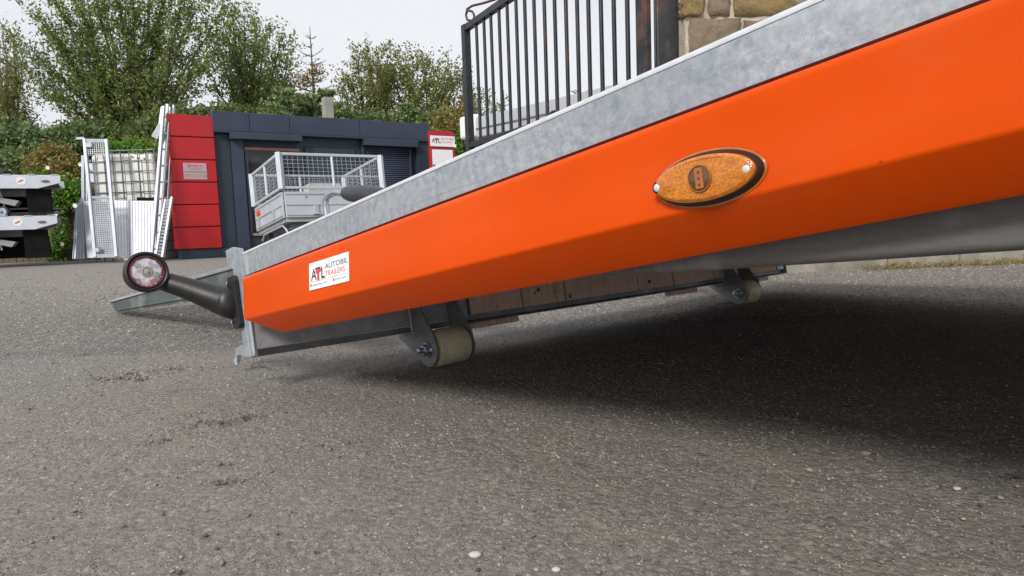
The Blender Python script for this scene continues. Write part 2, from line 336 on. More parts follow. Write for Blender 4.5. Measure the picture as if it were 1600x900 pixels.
# ---------------------------------------------------------------- mesh helpers
class MB:
    def __init__(s): s.v = []; s.f = []
    def add(s, vs, fs):
        n = len(s.v); s.v += [tuple(x) for x in vs]; s.f += [tuple(i+n for i in q) for q in fs]; return s
    def box(s, lo, hi, mat=None):
        x0,y0,z0 = lo; x1,y1,z1 = hi
        vs = [Vector(q) for q in ((x0,y0,z0),(x1,y0,z0),(x1,y1,z0),(x0,y1,z0),(x0,y0,z1),(x1,y0,z1),(x1,y1,z1),(x0,y1,z1))]
        if mat is not None: vs = [mat @ q for q in vs]
        return s.add(vs, [(0,3,2,1),(4,5,6,7),(0,1,5,4),(1,2,6,5),(2,3,7,6),(3,0,4,7)])
    def hexa(s, q):                                    # eight corners: bottom ring then top ring
        return s.add(q, [(0,3,2,1),(4,5,6,7),(0,1,5,4),(1,2,6,5),(2,3,7,6),(3,0,4,7)])
    def prism(s, poly, axis, lo, hi):
        n = len(poly)
        def mk(p, t):
            q = list(p); q.insert(axis, t); return q
        vs = [mk(p, lo) for p in poly] + [mk(p, hi) for p in poly]
        fs = [tuple(range(n))[::-1], tuple(range(n, 2*n))] + [(i, (i+1)%n, n+(i+1)%n, n+i) for i in range(n)]
        return s.add(vs, fs)
    def tube(s, pts, rad, seg=10, caps=True):
        pts = [Vector(p) for p in pts]; n = len(pts)
        if not hasattr(rad, '__len__'): rad = [rad]*n
        vs = []; fs = []; prev = None
        for i, p in enumerate(pts):
            d = (pts[min(i+1, n-1)] - pts[max(i-1, 0)]).normalized()
            if prev is None:
                a = d.orthogonal().normalized()
            else: a = (prev - d*prev.dot(d)).normalized()
            prev = a; b = d.cross(a)
            vs += [p + (a*math.cos(2*math.pi*k/seg) + b*math.sin(2*math.pi*k/seg))*rad[i] for k in range(seg)]
        for i in range(n-1):
            for k in range(seg):
                fs.append((i*seg+k, i*seg+(k+1)%seg, (i+1)*seg+(k+1)%seg, (i+1)*seg+k))
        if caps: fs += [tuple(range(seg))[::-1], tuple(range((n-1)*seg, n*seg))]
        return s.add(vs, fs)
    def lathe(s, prof, origin, axis, seg=32):           # prof: (distance along the axis, radius)
        o = Vector(origin); d = Vector(axis).normalized()
        return s.tube2([o + d*t for t, r in prof], [max(r, 1e-4) for t, r in prof], d, seg)
    def tube2(s, pts, rad, d, seg):
        a = d.orthogonal().normalized(); b = d.cross(a); vs = []; fs = []; n = len(pts)
        for p, r in zip(pts, rad): vs += [p + (a*math.cos(2*math.pi*k/seg) + b*math.sin(2*math.pi*k/seg))*r for k in range(seg)]
        for i in range(n-1):
            for k in range(seg): fs.append((i*seg+k, i*seg+(k+1)%seg, (i+1)*seg+(k+1)%seg, (i+1)*seg+k))
        fs += [tuple(range(seg))[::-1], tuple(range((n-1)*seg, n*seg))]
        return s.add(vs, fs)
    def mesh(s, name, mat, bevel=0, smooth=None, bseg=2):
        me = bpy.data.meshes.new(name); me.from_pydata(s.v, [], s.f)
        bm = bmesh.new(); bm.from_mesh(me); bmesh.ops.recalc_face_normals(bm, faces=bm.faces)
        if bevel:
            ed = [e for e in bm.edges if e.is_manifold and e.calc_face_angle(0) > R(25)]
            for f in bm.faces: f.smooth = False
            big = set(bm.faces)
            rb = bmesh.ops.bevel(bm, geom=ed, offset=bevel, segments=bseg, affect='EDGES', profile=.5, clamp_overlap=True)
            for f in rb['faces']: f.smooth = bseg > 2
        bm.to_mesh(me); bm.free(); me.materials.append(mat)
        if smooth and not bevel:
            me.shade_smooth(); me.set_sharp_from_angle(angle=R(smooth or 35))
        return me
    def build(s, name, mat, parent=None, bevel=0, smooth=None, label=None, bseg=2):
        o = bpy.data.objects.new(name, s.mesh(name, mat, bevel, smooth, bseg)); col.objects.link(o)
        if parent is not None: o.parent = parent
        if label: o['label'] = label
        return o
def link_mesh(name, me, parent=None, mw=None):
    o = bpy.data.objects.new(name, me); col.objects.link(o)
    if parent is not None: o.parent = parent
    if mw is not None: o.matrix_local = mw
    return o
def tag(o, label=None, cat=None, group=None, kind=None):
    if label: o['label'] = label
    if cat: o['category'] = cat
    if group: o['group'] = group
    if kind: o['kind'] = kind
    return o
def thing(name, label, cat, loc=(0,0,0), group=None, mw=None):
    o = bpy.data.objects.new(name, None); col.objects.link(o); o.empty_display_size = .1
    if mw is not None: o.matrix_world = mw
    else: o.location = loc
    return tag(o, label, cat, group)
def frame(o, x, y, z):                                  # matrix from an origin and three axes
    return Matrix(((x[0],y[0],z[0],o[0]),(x[1],y[1],z[1],o[1]),(x[2],y[2],z[2],o[2]),(0,0,0,1)))
def copy_tree(o, parent=None):
    c = o.copy(); col.objects.link(c)
    if parent is not None: c.parent = parent
    for ch in list(o.children): copy_tree(ch, c)
    return c
def text(name, s, size, mw, mat, parent, sx=1., label=None, bold=0., align='LEFT', ext=.0004):
    cu = bpy.data.curves.new(name, 'FONT'); cu.body = s; cu.size = size; cu.extrude = ext; cu.offset = bold; cu.resolution_u = 3; cu.align_x = align
    tmp = bpy.data.objects.new('tmp', cu); col.objects.link(tmp)
    dg = bpy.context.evaluated_depsgraph_get(); me = bpy.data.meshes.new_from_object(tmp.evaluated_get(dg))
    bpy.data.objects.remove(tmp); bpy.data.curves.remove(cu)
    me.transform(Matrix.Diagonal((sx,1,1,1))); me.materials.clear(); me.materials.append(mat)
    o = link_mesh(name, me, parent, mw)
    if label: o['label'] = label
    return o

# ---------------------------------------------------------------- ground
def axis_lines(fine0, fine1, step, lo, hi):
    xs = list(np.arange(fine0, fine1+1e-6, step)); s = step; x = xs[-1]
    while x < hi: s *= 1.25; x += s; xs.append(x)
    s = step; x = xs[0]
    while x > lo: s *= 1.25; x -= s; xs.insert(0, x)
    return np.array(xs)
def vnoise(x, y, s, seed):
    x = x*s; y = y*s; xi = np.floor(x).astype(int); yi = np.floor(y).astype(int); fx = x-xi; fy = y-yi
    def h(a, b): return (np.sin(a*127.1+b*311.7+seed*74.7)*43758.5453) % 1.0
    fx = fx*fx*(3-2*fx); fy = fy*fy*(3-2*fy)
    return (h(xi,yi)*(1-fx)+h(xi+1,yi)*fx)*(1-fy)+(h(xi,yi+1)*(1-fx)+h(xi+1,yi+1)*fx)*fy
HOLL = [(GP(205,588), .11, .06), (GP(268,576), .10, .035), (GP(395,650), .05, .03), (GP(368,748), .03, .022), (GP(330,660), .05, .02), (GP(137,555), .05, .015), (GP(248,690), .012, .01), (GP(1530,717), .018, .010), (GP(1578,742), .028, .010)]
def surface(X, Y):
    near = np.exp(-np.maximum(0, np.hypot(X, Y)-4)*.35)
    Z = (vnoise(X,Y,1.1,1)-.5)*.010 + (vnoise(X,Y,5,2)-.5)*.005 + (vnoise(X,Y,19,3)-.5)*.0035 + (vnoise(X,Y,46,5)-.5)*.0022
    Z = Z*near
    hol = np.zeros_like(X)
    for p, rx, ry in HOLL:
        ang = np.arctan2(Y-p.y, X-p.x)
        d = np.hypot((X-p.x)/rx, (Y-p.y)/ry) + (vnoise(X,Y,26,9)-.5)*1.0
        hol = np.maximum(hol, np.clip((1.05-d)*1.6, 0, 1))
    Z = Z - hol*.016*(.2+1.6*vnoise(X,Y,44,4)*vnoise(X,Y,31,8)*1.6)
    return Z, hol
def ground():
    xs = axis_lines(-2.6, 2.4, .016, -900, 900); ys = axis_lines(.35, 4.2, .016, -300, 1500)
    X, Y = np.meshgrid(xs, ys); n = X.size
    Z, hol = surface(X, Y)
    me = bpy.data.meshes.new('ground'); me.vertices.add(n)
    me.vertices.foreach_set('co', np.stack([X,Y,Z], -1).astype(np.float32).ravel())
    ny, nx = X.shape; idx = np.arange(n).reshape(ny, nx)
    q = np.stack([idx[:-1,:-1], idx[:-1,1:], idx[1:,1:], idx[1:,:-1]], -1).reshape(-1,4)
    me.loops.add(q.size); me.loops.foreach_set('vertex_index', q.ravel().astype(np.int32))
    me.polygons.add(len(q)); me.polygons.foreach_set('loop_start', np.arange(0, q.size, 4).astype(np.int32))
    me.update(calc_edges=True); me.shade_smooth()
    at = me.attributes.new('hollow', 'FLOAT', 'POINT'); at.data.foreach_set('value', hol.astype(np.float32).ravel())
    me.materials.append(M['asphalt'])
    o = bpy.data.objects.new('ground', me); col.objects.link(o); o['kind'] = 'structure'
ground()

# loose grit lying on the asphalt
def mesh_np(name, V, Fc, mat, smooth=False):
    me = bpy.data.meshes.new(name); me.vertices.add(len(V)); me.vertices.foreach_set('co', np.asarray(V, np.float32).ravel())
    k = Fc.shape[1]; me.loops.add(Fc.size); me.loops.foreach_set('vertex_index', Fc.astype(np.int32).ravel())
    me.polygons.add(len(Fc)); me.polygons.foreach_set('loop_start', np.arange(0, Fc.size, k).astype(np.int32))
    me.update(calc_edges=True); me.materials.append(mat)
    if smooth: me.shade_smooth()
    return me
def grit():
    bm = bmesh.new(); bmesh.ops.create_icosphere(bm, subdivisions=1, radius=1)
    iv = np.array([v.co[:] for v in bm.verts]); fi = np.array([[v.index for v in f.verts] for f in bm.faces]); bm.free()
    rng = np.random.default_rng(3); N = 3400
    yy = .6 + 3.2*rng.random(N)**1.7; xx = (rng.random(N)*2-1)*(yy*.85+.1)
    # clustered extra grit round the hollows
    ex = []; 
    for p, rx, ry in HOLL[:5]:
        k = 26; ex.append(np.stack([p.x+rng.normal(0,rx*.9,k), p.y+rng.normal(0,ry*1.3,k)], -1))
    ex = np.concatenate(ex); xx = np.concatenate([xx, ex[:,0]]); yy = np.concatenate([yy, ex[:,1]]); N = len(xx)
    s = .0009 + .0036*rng.random(N)**6; s[-len(ex):] *= 1.4
    a = rng.random(N)*6.28; sc3 = np.stack([.8+.6*rng.random(N), .6+.5*rng.random(N), .4+.35*rng.random(N)], -1)*s[:,None]
    P = iv[None]*(1+.35*(rng.random((N,12,1))-.5))*sc3[:,None,:]
    ca, sa = np.cos(a)[:,None], np.sin(a)[:,None]
    Q = np.stack([P[...,0]*ca-P[...,1]*sa, P[...,0]*sa+P[...,1]*ca, P[...,2]], -1)
    Q += np.stack([xx, yy, sc3[:,2]*.4+.0005], -1)[:,None,:]
    Fc = (fi[None]+(np.arange(N)*12)[:,None,None]).reshape(-1,3)
    m, nt, p = new_mat('loose_grit'); g = nt.nodes.new('ShaderNodeNewGeometry')
    c = ramp(nt, g.outputs['Random Per Island'], [(0,(.06,.056,.05)),(.35,(.16,.145,.13)),(.7,(.26,.235,.205)),(.93,(.33,.30,.26)),(.985,(.50,.46,.40)),(1,(.42,.17,.07))])
    nt.links.new(c, p.inputs['Base Color']); p.inputs['Roughness'].default_value = .9
    me = mesh_np('loose_grit', Q.reshape(-1,3), Fc, m)
    o = link_mesh('loose_grit', me); tag(o, 'fine loose stones and grit scattered over the asphalt', 'grit', kind='stuff')
grit()
def aggregate():
    rng = np.random.default_rng(17)
    parts = []
    for y0, y1, n, sz in ((.58,1.0,26000,.0019), (1.0,1.6,42000,.0024), (1.6,2.45,44000,.0034), (2.45,4.2,34000,.0058), (4.2,8.5,34000,.0085)):
        u = rng.random(n); y = y0+(y1-y0)*(u**.8 if y0 < 4 else u**1.5); x = (rng.random(n)*2-1)*(y*.80+.06); parts.append((x, y, sz*(.55+1.0*rng.random(n)**2)))
    x = np.concatenate([q[0] for q in parts]); y = np.concatenate([q[1] for q in parts]); s = np.concatenate([q[2] for q in parts]); n = len(x)
    z, hol = surface(x, y)
    O = np.array([[1,0,0],[0,1,0],[-1,0,0],[0,-1,0],[0,0,1],[0,0,-1]], float)
    ex = np.stack([.8+.7*rng.random(n), .6+.5*rng.random(n), .45+.35*rng.random(n)], -1)
    P = O[None]*ex[:,None,:]*(1+.5*(rng.random((n,6,1))-.5)) + rng.normal(0,.16,(n,6,3))
    P *= s[:,None,None]; a = rng.random(n)*6.28; ca = np.cos(a)[:,None]; sa = np.sin(a)[:,None]
    Q = np.stack([P[...,0]*ca-P[...,1]*sa, P[...,0]*sa+P[...,1]*ca, P[...,2]], -1)
    Q += np.stack([x, y, z - s*(.12+.3*rng.random(n)) + hol*s*.8*rng.random(n)], -1)[:,None,:]
    T = np.array([[0,1,4],[1,2,4],[2,3,4],[3,0,4],[1,0,5],[2,1,5],[3,2,5],[0,3,5]])
    Fc = (T[None]+(np.arange(n)*6)[:,None,None]).reshape(-1,3)
    m, nt, p = new_mat('asphalt_chippings'); g = nt.nodes.new('ShaderNodeNewGeometry'); v = coords(nt)
    c = ramp(nt, g.outputs['Random Per Island'], [(0,(.07,.066,.062)),(.22,(.15,.142,.13)),(.5,(.225,.208,.188)),(.78,(.30,.278,.25)),(.93,(.38,.355,.32)),(1,(.50,.47,.43))])
    c = mixc(nt, ramp(nt, noise(nt, v, 6, 6, .7), [(.42,(0,0,0)),(.68,(.6,.6,.6))]), c, (.245,.205,.165))
    nt.links.new(c, p.inputs['Base Color']); p.inputs['Roughness'].default_value = .85
    o = link_mesh('asphalt_chippings', mesh_np('asphalt_chippings', Q.reshape(-1,3), Fc, m)); tag(o, 'stone chippings packed into the worn asphalt surface', 'chippings', kind='stuff')
aggregate()
def pebble(px, py, s, mat, label):
    p = GP(px, py); bm = bmesh.new(); bmesh.ops.create_icosphere(bm, subdivisions=2, radius=1)
    for v in bm.verts: v.co = Vector((v.co.x*s*random.uniform(.9,1.2), v.co.y*s*.8*random.uniform(.9,1.1), v.co.z*s*.55*random.uniform(.85,1.1)))
    me = bpy.data.meshes.new('pebble'); bm.to_mesh(me); bm.free(); me.materials.append(mat); me.shade_smooth()
    o = link_mesh('pebble', me); o.location = (p.x, p.y, s*.35); tag(o, label, 'pebble')
M['peb_white'] = plain('pale_pebble', (.52,.49,.44), .8, 0, .2, 200, .3, .001)
M['peb_grey'] = plain('grey_pebble', (.25,.23,.20), .8, 0, .3, 200, .3, .001)
pebble(742, 870, .0075, M['peb_white'], 'largest pale pebble on the asphalt at the bottom middle')
pebble(1353, 711, .008, M['peb_grey'], 'small grey pebble on the asphalt under the trailer shadow at right')
pebble(1495, 765, .005, M['peb_white'], 'small white pebble on the asphalt at far right')
pebble(869, 892, .005, M['peb_white'], 'pale pebble at the bottom edge right of the largest one')

# ---------------------------------------------------------------- the tilted trailer in the foreground
TL = Vector((0.66383518, -0.72850891, 0.16910832)); TT = Vector((0.7391546, 0.6735358, 0)).normalized(); TN = TL.cross(TT).normalized()
TO = Vector((-0.63648267, 1.60718646, 0.10734365))
TM = frame(TO, TL, TT, TN); TMI = TM.inverted()
def bed(x, y, b=0.):                                    # pixel to trailer coordinates on the plane b
    d = TMI.to_3x3() @ ray(x, y); c0 = TMI @ CAM
    return c0 + d*((b-c0.y)/d.y)
tr = thing('tilt_bed_trailer', 'orange sided galvanised tilt bed trailer lowered to the ground across the foreground', 'trailer', mw=TM)
A1 = 4.9; W = 2.68
def arc(cx, cz, r, a0, a1, n=4): return [(cx+r*math.cos(R(a0+(a1-a0)*i/n)), cz+r*math.sin(R(a0+(a1-a0)*i/n))) for i in range(n+1)]
# side rail: deep galvanised section with a rounded top lip (profile in b, c)
def rail_prof():
    p = [(.0,.172), (.0,.2200), (.006,.2196),(.006,.178),(.035,.178),(.035,.172)]
    return p
def seg_prism(prof, a0, a1, step=.25, wob=.0006):        # long section cut into lengths so that it is slightly uneven
    m = MB(); n = max(1, int((a1-a0)/step)); k = len(prof); vs = []; fs = []
    for i in range(n+1):
        a = a0+(a1-a0)*i/n
        for b, c in prof: vs.append((a, b+wob*math.sin(a*3.1+c*9), c+wob*math.sin(a*2.3)))
    for i in range(n):
        for j in range(k): fs.append((i*k+j, i*k+(j+1)%k, (i+1)*k+(j+1)%k, (i+1)*k+j))
    fs += [tuple(range(k))[::-1], tuple(range(n*k, (n+1)*k))]
    return m.add(vs, fs)
seg_prism(rail_prof(), .040, A1).build('side_rail', M['rail'], tr, smooth=50)
seg_prism([(W-b, c) for b, c in rail_prof()], .040, A1).build('side_rail', M['rail'], tr, smooth=50)
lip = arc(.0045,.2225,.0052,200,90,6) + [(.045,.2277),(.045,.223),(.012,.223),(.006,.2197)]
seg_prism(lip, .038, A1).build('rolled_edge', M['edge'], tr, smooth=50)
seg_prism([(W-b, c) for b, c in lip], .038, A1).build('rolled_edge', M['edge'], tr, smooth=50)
def panel_prof():
    out = [(.02,.166)] + arc(-.0085,.156,.010,90,175,6) + [(-.0185,.142), (-.024,.10)]
    out += arc(-.021,.070,.006,175,225,4) + [(.012,.0275), (.016,.0245)]
    inner = [(.030,.030), (.022,.032), (-.010,.070), (-.016,.10), (-.012,.155), (.02,.162)]
    return out + inner
pp = panel_prof()
def orange_panel(mirror):
    k = len(pp); vs = []; fs = []
    a_cuts = [0] + [x for x in np.arange(.25, A1-.07, .25)] + [A1-.07]
    for i, a in enumerate(a_cuts):
        for b, c in pp:
            aa = a + .07
            if i == 0 and c < .067: aa = .072 + (.067-c)/.042*.105      # the rear lower corner is cut away
            wv = .0012*math.sin(aa*4+c*20)*(1 if .03 < c < .15 else 0)
            bb = b + wv
            vs.append((aa, (W-bb) if mirror else bb, c))
    for i in range(len(a_cuts)-1):
        for j in range(k): fs.append((i*k+j, i*k+(j+1)%k, (i+1)*k+(j+1)%k, (i+1)*k+j))
    fs += [tuple(range(k))[::-1], tuple(range((len(a_cuts)-1)*k, len(a_cuts)*k))]
    return MB().add(vs, fs).build('side_panel', M['orange'], tr, smooth=28)
orange_panel(False); orange_panel(True)
# tapered side beam under the panel
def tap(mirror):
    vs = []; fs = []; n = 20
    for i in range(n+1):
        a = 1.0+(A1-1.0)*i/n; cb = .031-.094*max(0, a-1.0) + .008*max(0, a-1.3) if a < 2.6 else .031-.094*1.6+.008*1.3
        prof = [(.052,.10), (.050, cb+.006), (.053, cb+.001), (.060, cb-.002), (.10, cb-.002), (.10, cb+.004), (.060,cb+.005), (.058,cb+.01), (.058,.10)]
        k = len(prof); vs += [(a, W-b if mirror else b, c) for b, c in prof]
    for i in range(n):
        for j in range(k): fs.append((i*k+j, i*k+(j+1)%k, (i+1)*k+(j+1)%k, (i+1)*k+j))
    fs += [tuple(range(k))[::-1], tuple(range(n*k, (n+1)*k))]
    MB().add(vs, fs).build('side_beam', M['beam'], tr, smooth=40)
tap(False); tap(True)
# rear end plate
MB().prism([(-.046,.246), (-.043,.208), (-.014,.198), (-.013,.012), (-.071,.006), (-.083,-.020), (-.079,-.030), (-.070,-.026), (-.062,-.010), (.010,-.020), (.045,-.019), (.044,.236), (.0,.247)], 1, -.006, .004) \
    .build('rear_plate', M['rail'], tr, bevel=.0009)
MB().prism([(-.046,.246), (-.043,.208), (-.014,.198), (-.013,.012), (-.071,.006), (-.083,-.020), (-.062,-.010), (.045,-.019), (.044,.236)], 1, W-.004, W+.006).build('rear_plate', M['rail'], tr, bevel=.0009)
MB().tube([(.0465,-.004,-.014), (.0475,-.004,.06), (.0465,-.004,.150)], [.0035,.0028,.003], 8).build('weld_seam', M['pale_galv'], tr, smooth=60)
MB().tube([(-.077,-.004,-.034), (-.077,-.004,-.018)], .005, 8).build('hook_pin', M['rail'], tr, smooth=60)
# rear cross member: upright channel, brown timber facing bolted to it
MB().prism([(.046,-.004), (.046,.150), (-.010,.150), (-.010,-.004)], 1, .004, .64).build('cross_member', M['galv_dull'], tr, bevel=.001)
MB().prism([(.020,-.022), (.020,-.0045), (-.010,-.0045), (-.010,-.022)], 1, .006, .64).build('lower_web', M['galv_dark'], tr, bevel=.001)  # darker steel puts the shade on this set-back flange into its colour
MB().prism([(.048,-.022), (.048,-.018), (.020,-.014), (.020,.150), (-.010,.150), (-.010,-.022)], 1, .641, W-.006).build('cross_member', M['galv_dark'], tr, bevel=.001)
bl = [.66, .878, 1.080, 1.49, 1.72, 2.03, 2.30, 2.60]
for i in range(len(bl)-1):
    b0, b1 = bl[i]+.003, bl[i+1]-.003
    MB().box((.022+.002*(i%2), b0, .003), (.034+.002*(i%3)*.5, b1, .135)).build('board', M['wood'], tr, bevel=.0015)
MB().box((.021, 2.604, .002), (.037, W-.012, .130)).build('end_cap', M['pale_galv'], tr, bevel=.001)
for b0, b1 in ((.662,.865), (1.70,1.905), (2.44,2.53)):
    MB().box((-.004, b0, -.040), (.020, b1, -.0225)).build('spacer_block', M['wood'], tr, bevel=.003)
for b, c in ((.955,.052), (1.10,.016), (1.56,.03), (1.63,.062)):
    MB().lathe([(0,.007),(.004,.006)], (.034, b, c), (1,0,0), 8).build('bolt_head', M['black_metal'], tr)
# rollers
def roller(b0):
    cc = (.105, b0+.063, -.074)
    br = MB()
    poly = [(.0485,.10), (.0485,-.0228), (-.026,-.0228), (-.028,-.030), (.052,-.088)] + [(cc[0]+.043*math.cos(R(t)), cc[2]-.004+.043*math.sin(R(t))) for t in range(215, 366, 15)] + [(.142,-.040), (.118,.004), (.096,.042), (.076,.10)]
    br.prism(poly, 1, b0, b0+.006); br.prism(poly, 1, b0+.128, b0+.134)
    br.box((.0485, b0+.007, .06), (.088, b0+.127, .066))
    bo = br.build('roller_bracket', M['bracket'], tr, bevel=.0008)
    MB().lathe([(0,.030),(.004,.047),(.009,.0505),(.103,.0505),(.109,.047),(.114,.030)], (cc[0], b0+.010, cc[2]), (0,1,0), 40).build('roller', M['nylon'], bo, smooth=40)
    MB().lathe([(-.004,.021),(-.001,.023),(0,.023)], (cc[0], b0, cc[2]), (0,1,0), 24).build('washer', M['zinc'], bo, smooth=35)
    MB().lathe([(-.016,.0145),(-.014,.0165),(-.004,.0165)], (cc[0], b0, cc[2]), (0,1,0), 6).build('nut', M['zinc'], bo, bevel=.001)
    MB().lathe([(-.031,.006),(-.030,.008),(-.016,.008)], (cc[0], b0, cc[2]), (0,1,0), 12).build('axle_end', M['zinc'], bo, smooth=35)
    MB().lathe([(0,.024),(.008,.024),(.010,.014),(.018,.014)], (cc[0], b0+.134, cc[2]), (0,1,0), 12).build('axle_cap', M['black_metal'], bo, smooth=35)
    MB().tube([(.0505, b0-.003, .10), (.0505, b0-.003, -.018)], .0035, 8).build('weld_seam', M['pale_galv'], bo, smooth=60)
roller(.437); roller(2.075)
# deck
npl = 16
for i in range(npl):
    b0 = .05+(W-.10)*i/npl; MB().box((.0, b0+.002, .150), (A1, b0+(W-.10)/npl-.002, .168)).build('deck_plank', M['galv_dull'], tr)
for a in np.arange(.55, A1, .55): MB().box((a, .062, .075), (a+.04, W-.062, .149)).build('cross_bearer', M['galv_dark'], tr)
# grab handle behind the rail
h0 = bed(511,340,.10); h1 = bed(508,312,.10); h2 = bed(518,300,.10); h3 = bed(541,302,.10); h4 = bed(590,305,.10)
def corner(p, q, r, n=5):
    return [p.lerp(q, t/n).lerp(q.lerp(r, t/n), t/n) for t in range(n+1)]
hb = Vector((h0.x, .10, .17))
hp = [hb, h0.lerp(h1, .4)] + corner(h1.lerp(h0,.2), Vector((h1.x+.001, .10, h2.z)), h2.lerp(h3,.25)) + [h3]
h = MB().tube(hp, .0072, 12).build('grab_handle', M['zinc'], tr, smooth=60)
d = (h4-h3).normalized()
MB().lathe([(0,.007),(.002,.013),(.02,.0165),(.07,.0185),(.13,.0165),(.17,.011),(.178,.004)], h3-d*.003, d, 20).build('grip', M['grip'], h, smooth=50)
MB().box((hb.x-.02, .08, .168), (hb.x+.025, .12, .176)).build('handle_foot', M['zinc'], h, bevel=.001)
# marker light on the orange panel
def on_panel(a, c): return Vector((a, -.0185 - (.142-c)/.042*.0055 if c > .10 else -.024, c))
mc = bed(1108, 279.5, -.024)
ml = (bed(1191, 262, -.024)-bed(1024, 297, -.024)); half = ml.length/2; au = ml.normalized(); au = Vector((au.x, 0, au.z)).normalized()
cu_ = Vector((-au.z, 0, au.x)); nn_ = Vector((0,-1,0))
MLM = frame(Vector((mc.x, -.0245, mc.z)), au, cu_, nn_)
mk = bpy.data.objects.new('marker_light', None); col.objects.link(mk); mk.parent = tr; mk.matrix_local = MLM
mk['label'] = 'oval amber marker light screwed to the orange panel'
hx, hy = half, .0255
def oval(m, lev, seg=56):                                # lev: (height, x radius, y radius)
    vs = []; fs = []
    for z, rx, ry in lev: vs += [(rx*math.cos(2*math.pi*k/seg), ry*math.sin(2*math.pi*k/seg), z) for k in range(seg)]
    for i in range(len(lev)-1):
        for k in range(seg): fs.append((i*seg+k, i*seg+(k+1)%seg, (i+1)*seg+(k+1)%seg, (i+1)*seg+k))
    fs += [tuple(range(seg))[::-1], tuple(range((len(lev)-1)*seg, len(lev)*seg))]
    return m.add(vs, fs)
oval(MB(), [(0,hx,hy),(.004,hx,hy),(.010,hx-.003,hy-.003)]).build('housing', M['rubber'], mk, smooth=30)
oval(MB(), [(.0005,hx+.002,hy+.002),(.0025,hx+.002,hy+.002),(.0035,hx+.0005,hy+.0005)]).build('rim', M['amber_smooth'], mk, smooth=30)
oval(MB(), [(.009,hx-.0042,hy-.0034),(.013,hx-.0050,hy-.0040),(.015,hx-.009,hy-.0065),(.0155,hx*.5,hy*.4)]).build('lens', M['amber'], mk, smooth=30)
oval(MB(), [(.0140,.012,.0125),(.0166,.0115,.012),(.0170,.0105,.011)], 32).build('lens_window', M['amber_dark'], mk, smooth=40)
oval(MB(), [(.0160,.0125,.013),(.0172,.0125,.013),(.0172,.0117,.0122)], 32)
MB().box((-.0045,-.010,.0165), (.0045,.010,.0182)).build('lens_bar', M['amber_smooth'], mk, bevel=.0008)
for q in range(3): MB().lathe([(0,.0016),(.001,.001)], (0, -.006+.006*q, .018), (0,0,1), 10).build('light_diode', M['amber_dark'], mk, smooth=40)
MB().tube([(.0121*math.cos(t*.21), .0125*math.sin(t*.21), .0168) for t in range(31)], .0007, 6, caps=False).build('window_ring', M['amber_smooth'], mk, smooth=60)
for i in range(23):
    t = R(62+i*3.4) if i < 15 else R(-120+(i-15)*3.6)
    MB().lathe([(0,.0008),(.0012,.0005)], ((hx-.011)*math.cos(t), (hy-.0075)*math.sin(t), .0150), (0,0,1), 5).build('lens_bead', M['amber_smooth'], mk)
for s, ox in ((-1,-hx+.0085), (1,hx-.012)):
    MB().lathe([(.006,.0062),(.0135,.0062),(.0137,.0045)], (ox, 0, 0), (0,0,1), 20).build('screw_well', M['rubber'], mk, smooth=40)
    sw = MB().lathe([(.0125,.0040),(.0148,.0038),(.0156,.0026),(.0159,.0008)], (ox, 0, 0), (0,0,1), 20).build('screw', M['pale_rail'], mk, smooth=40)
# sticker with its print
s00 = bed(487,454,-.0225); s10 = bed(549.5,438.5,-.0225); s01 = bed(479,413,-.0225); s11 = bed(543,397,-.0225)
def sheared(o, x, y, b): return o
so = Vector((s00.x, 0, s00.z)); sx_ = Vector((s10.x-s00.x, 0, s10.z-s00.z)); sw_ = sx_.length; sx_.normalize()
sy_ = Vector((-sx_.z, 0, sx_.x)); sh_ = (Vector((s01.x,0,s01.z))-so).dot(sy_)
pb0 = Vector((0,-.0240,.10)); pb1 = Vector((0,-.0185,.142)); tl = (pb1-pb0).normalized()      # lean of the panel face
def panel_b(c): return -.024 + (c-.10)/.042*.0055
def sticker_pt(u, v, lift):
    p = so + sx_*u + sy_*v; return Vector((p.x, panel_b(p.z)-lift, p.z))
o_ = sticker_pt(0,0,.0016); x_ = (sticker_pt(.1,0,.0016)-o_).normalized(); n_ = x_.cross(sticker_pt(0,.1,.0016)-o_).normalized(); y_ = n_.cross(x_)
SM = frame(o_, x_, y_, n_)
def atl_sign(parent, mw, wd, ht, name, mat=M['white'], strip=True):
    st = MB().box((0,0,0), (wd, ht, .0006 if wd < .5 else .012)).build(name, mat, parent); st.matrix_local = mw
    z = .0006 if wd < .5 else .012; e = wd/.18; hs = ht/.056
    fx = (wd/ht)/3.2                                     # letters are stretched with the plate
    def put(nm, s, u, v, size, mm, sxx, bold=0.): text(nm, s, size, Matrix.Translation((u*wd, v*ht, z)), mm, st, sxx, None, bold, ext=.0002*e)
    put('lettering', 'A', .055, .34, .60*ht, M['ink_navy'], 1.15*fx, .006*ht)
    put('lettering', 'L', .315, .34, .60*ht, M['ink_navy'], 1.15*fx, .010*ht)
    MB().box((.17*wd, .70*ht, z), (.305*wd, .775*ht, z+.0004*e)).build('logo_bar', M['ink_navy'], st)
    MB().add([(q[0]*wd, q[1]*ht, z+.0008*e) for q in ((.175,.675),(.325,.70),(.318,.60),(.272,.57),(.278,.30),(.228,.30),(.226,.56),(.186,.57))], [tuple(range(8))]).build('logo_tee', M['ink_red'], st)
    put('lettering', 'AUTOBIL', .42, .64, .27*ht, M['ink_navy'], 1.62*fx)
    put('lettering', 'TRAILERS', .42, .37, .27*ht, M['ink_red'], 1.40*fx)
    MB().box((.03*wd, .285*ht, z), (.95*wd, .295*ht, z+.0003*e)).build('rule_line', M['ink_grey'], st)
    return st, z, fx
st, z, fx = atl_sign(tr, SM, sw_, sh_, 'sticker')
text('lettering', 'E: Autobil-Trailers.Co.Uk', .105*sh_, Matrix.Translation((.07*sw_, .13*sh_, z)), M['ink_grey'], st, 1.15*fx, ext=.0002)
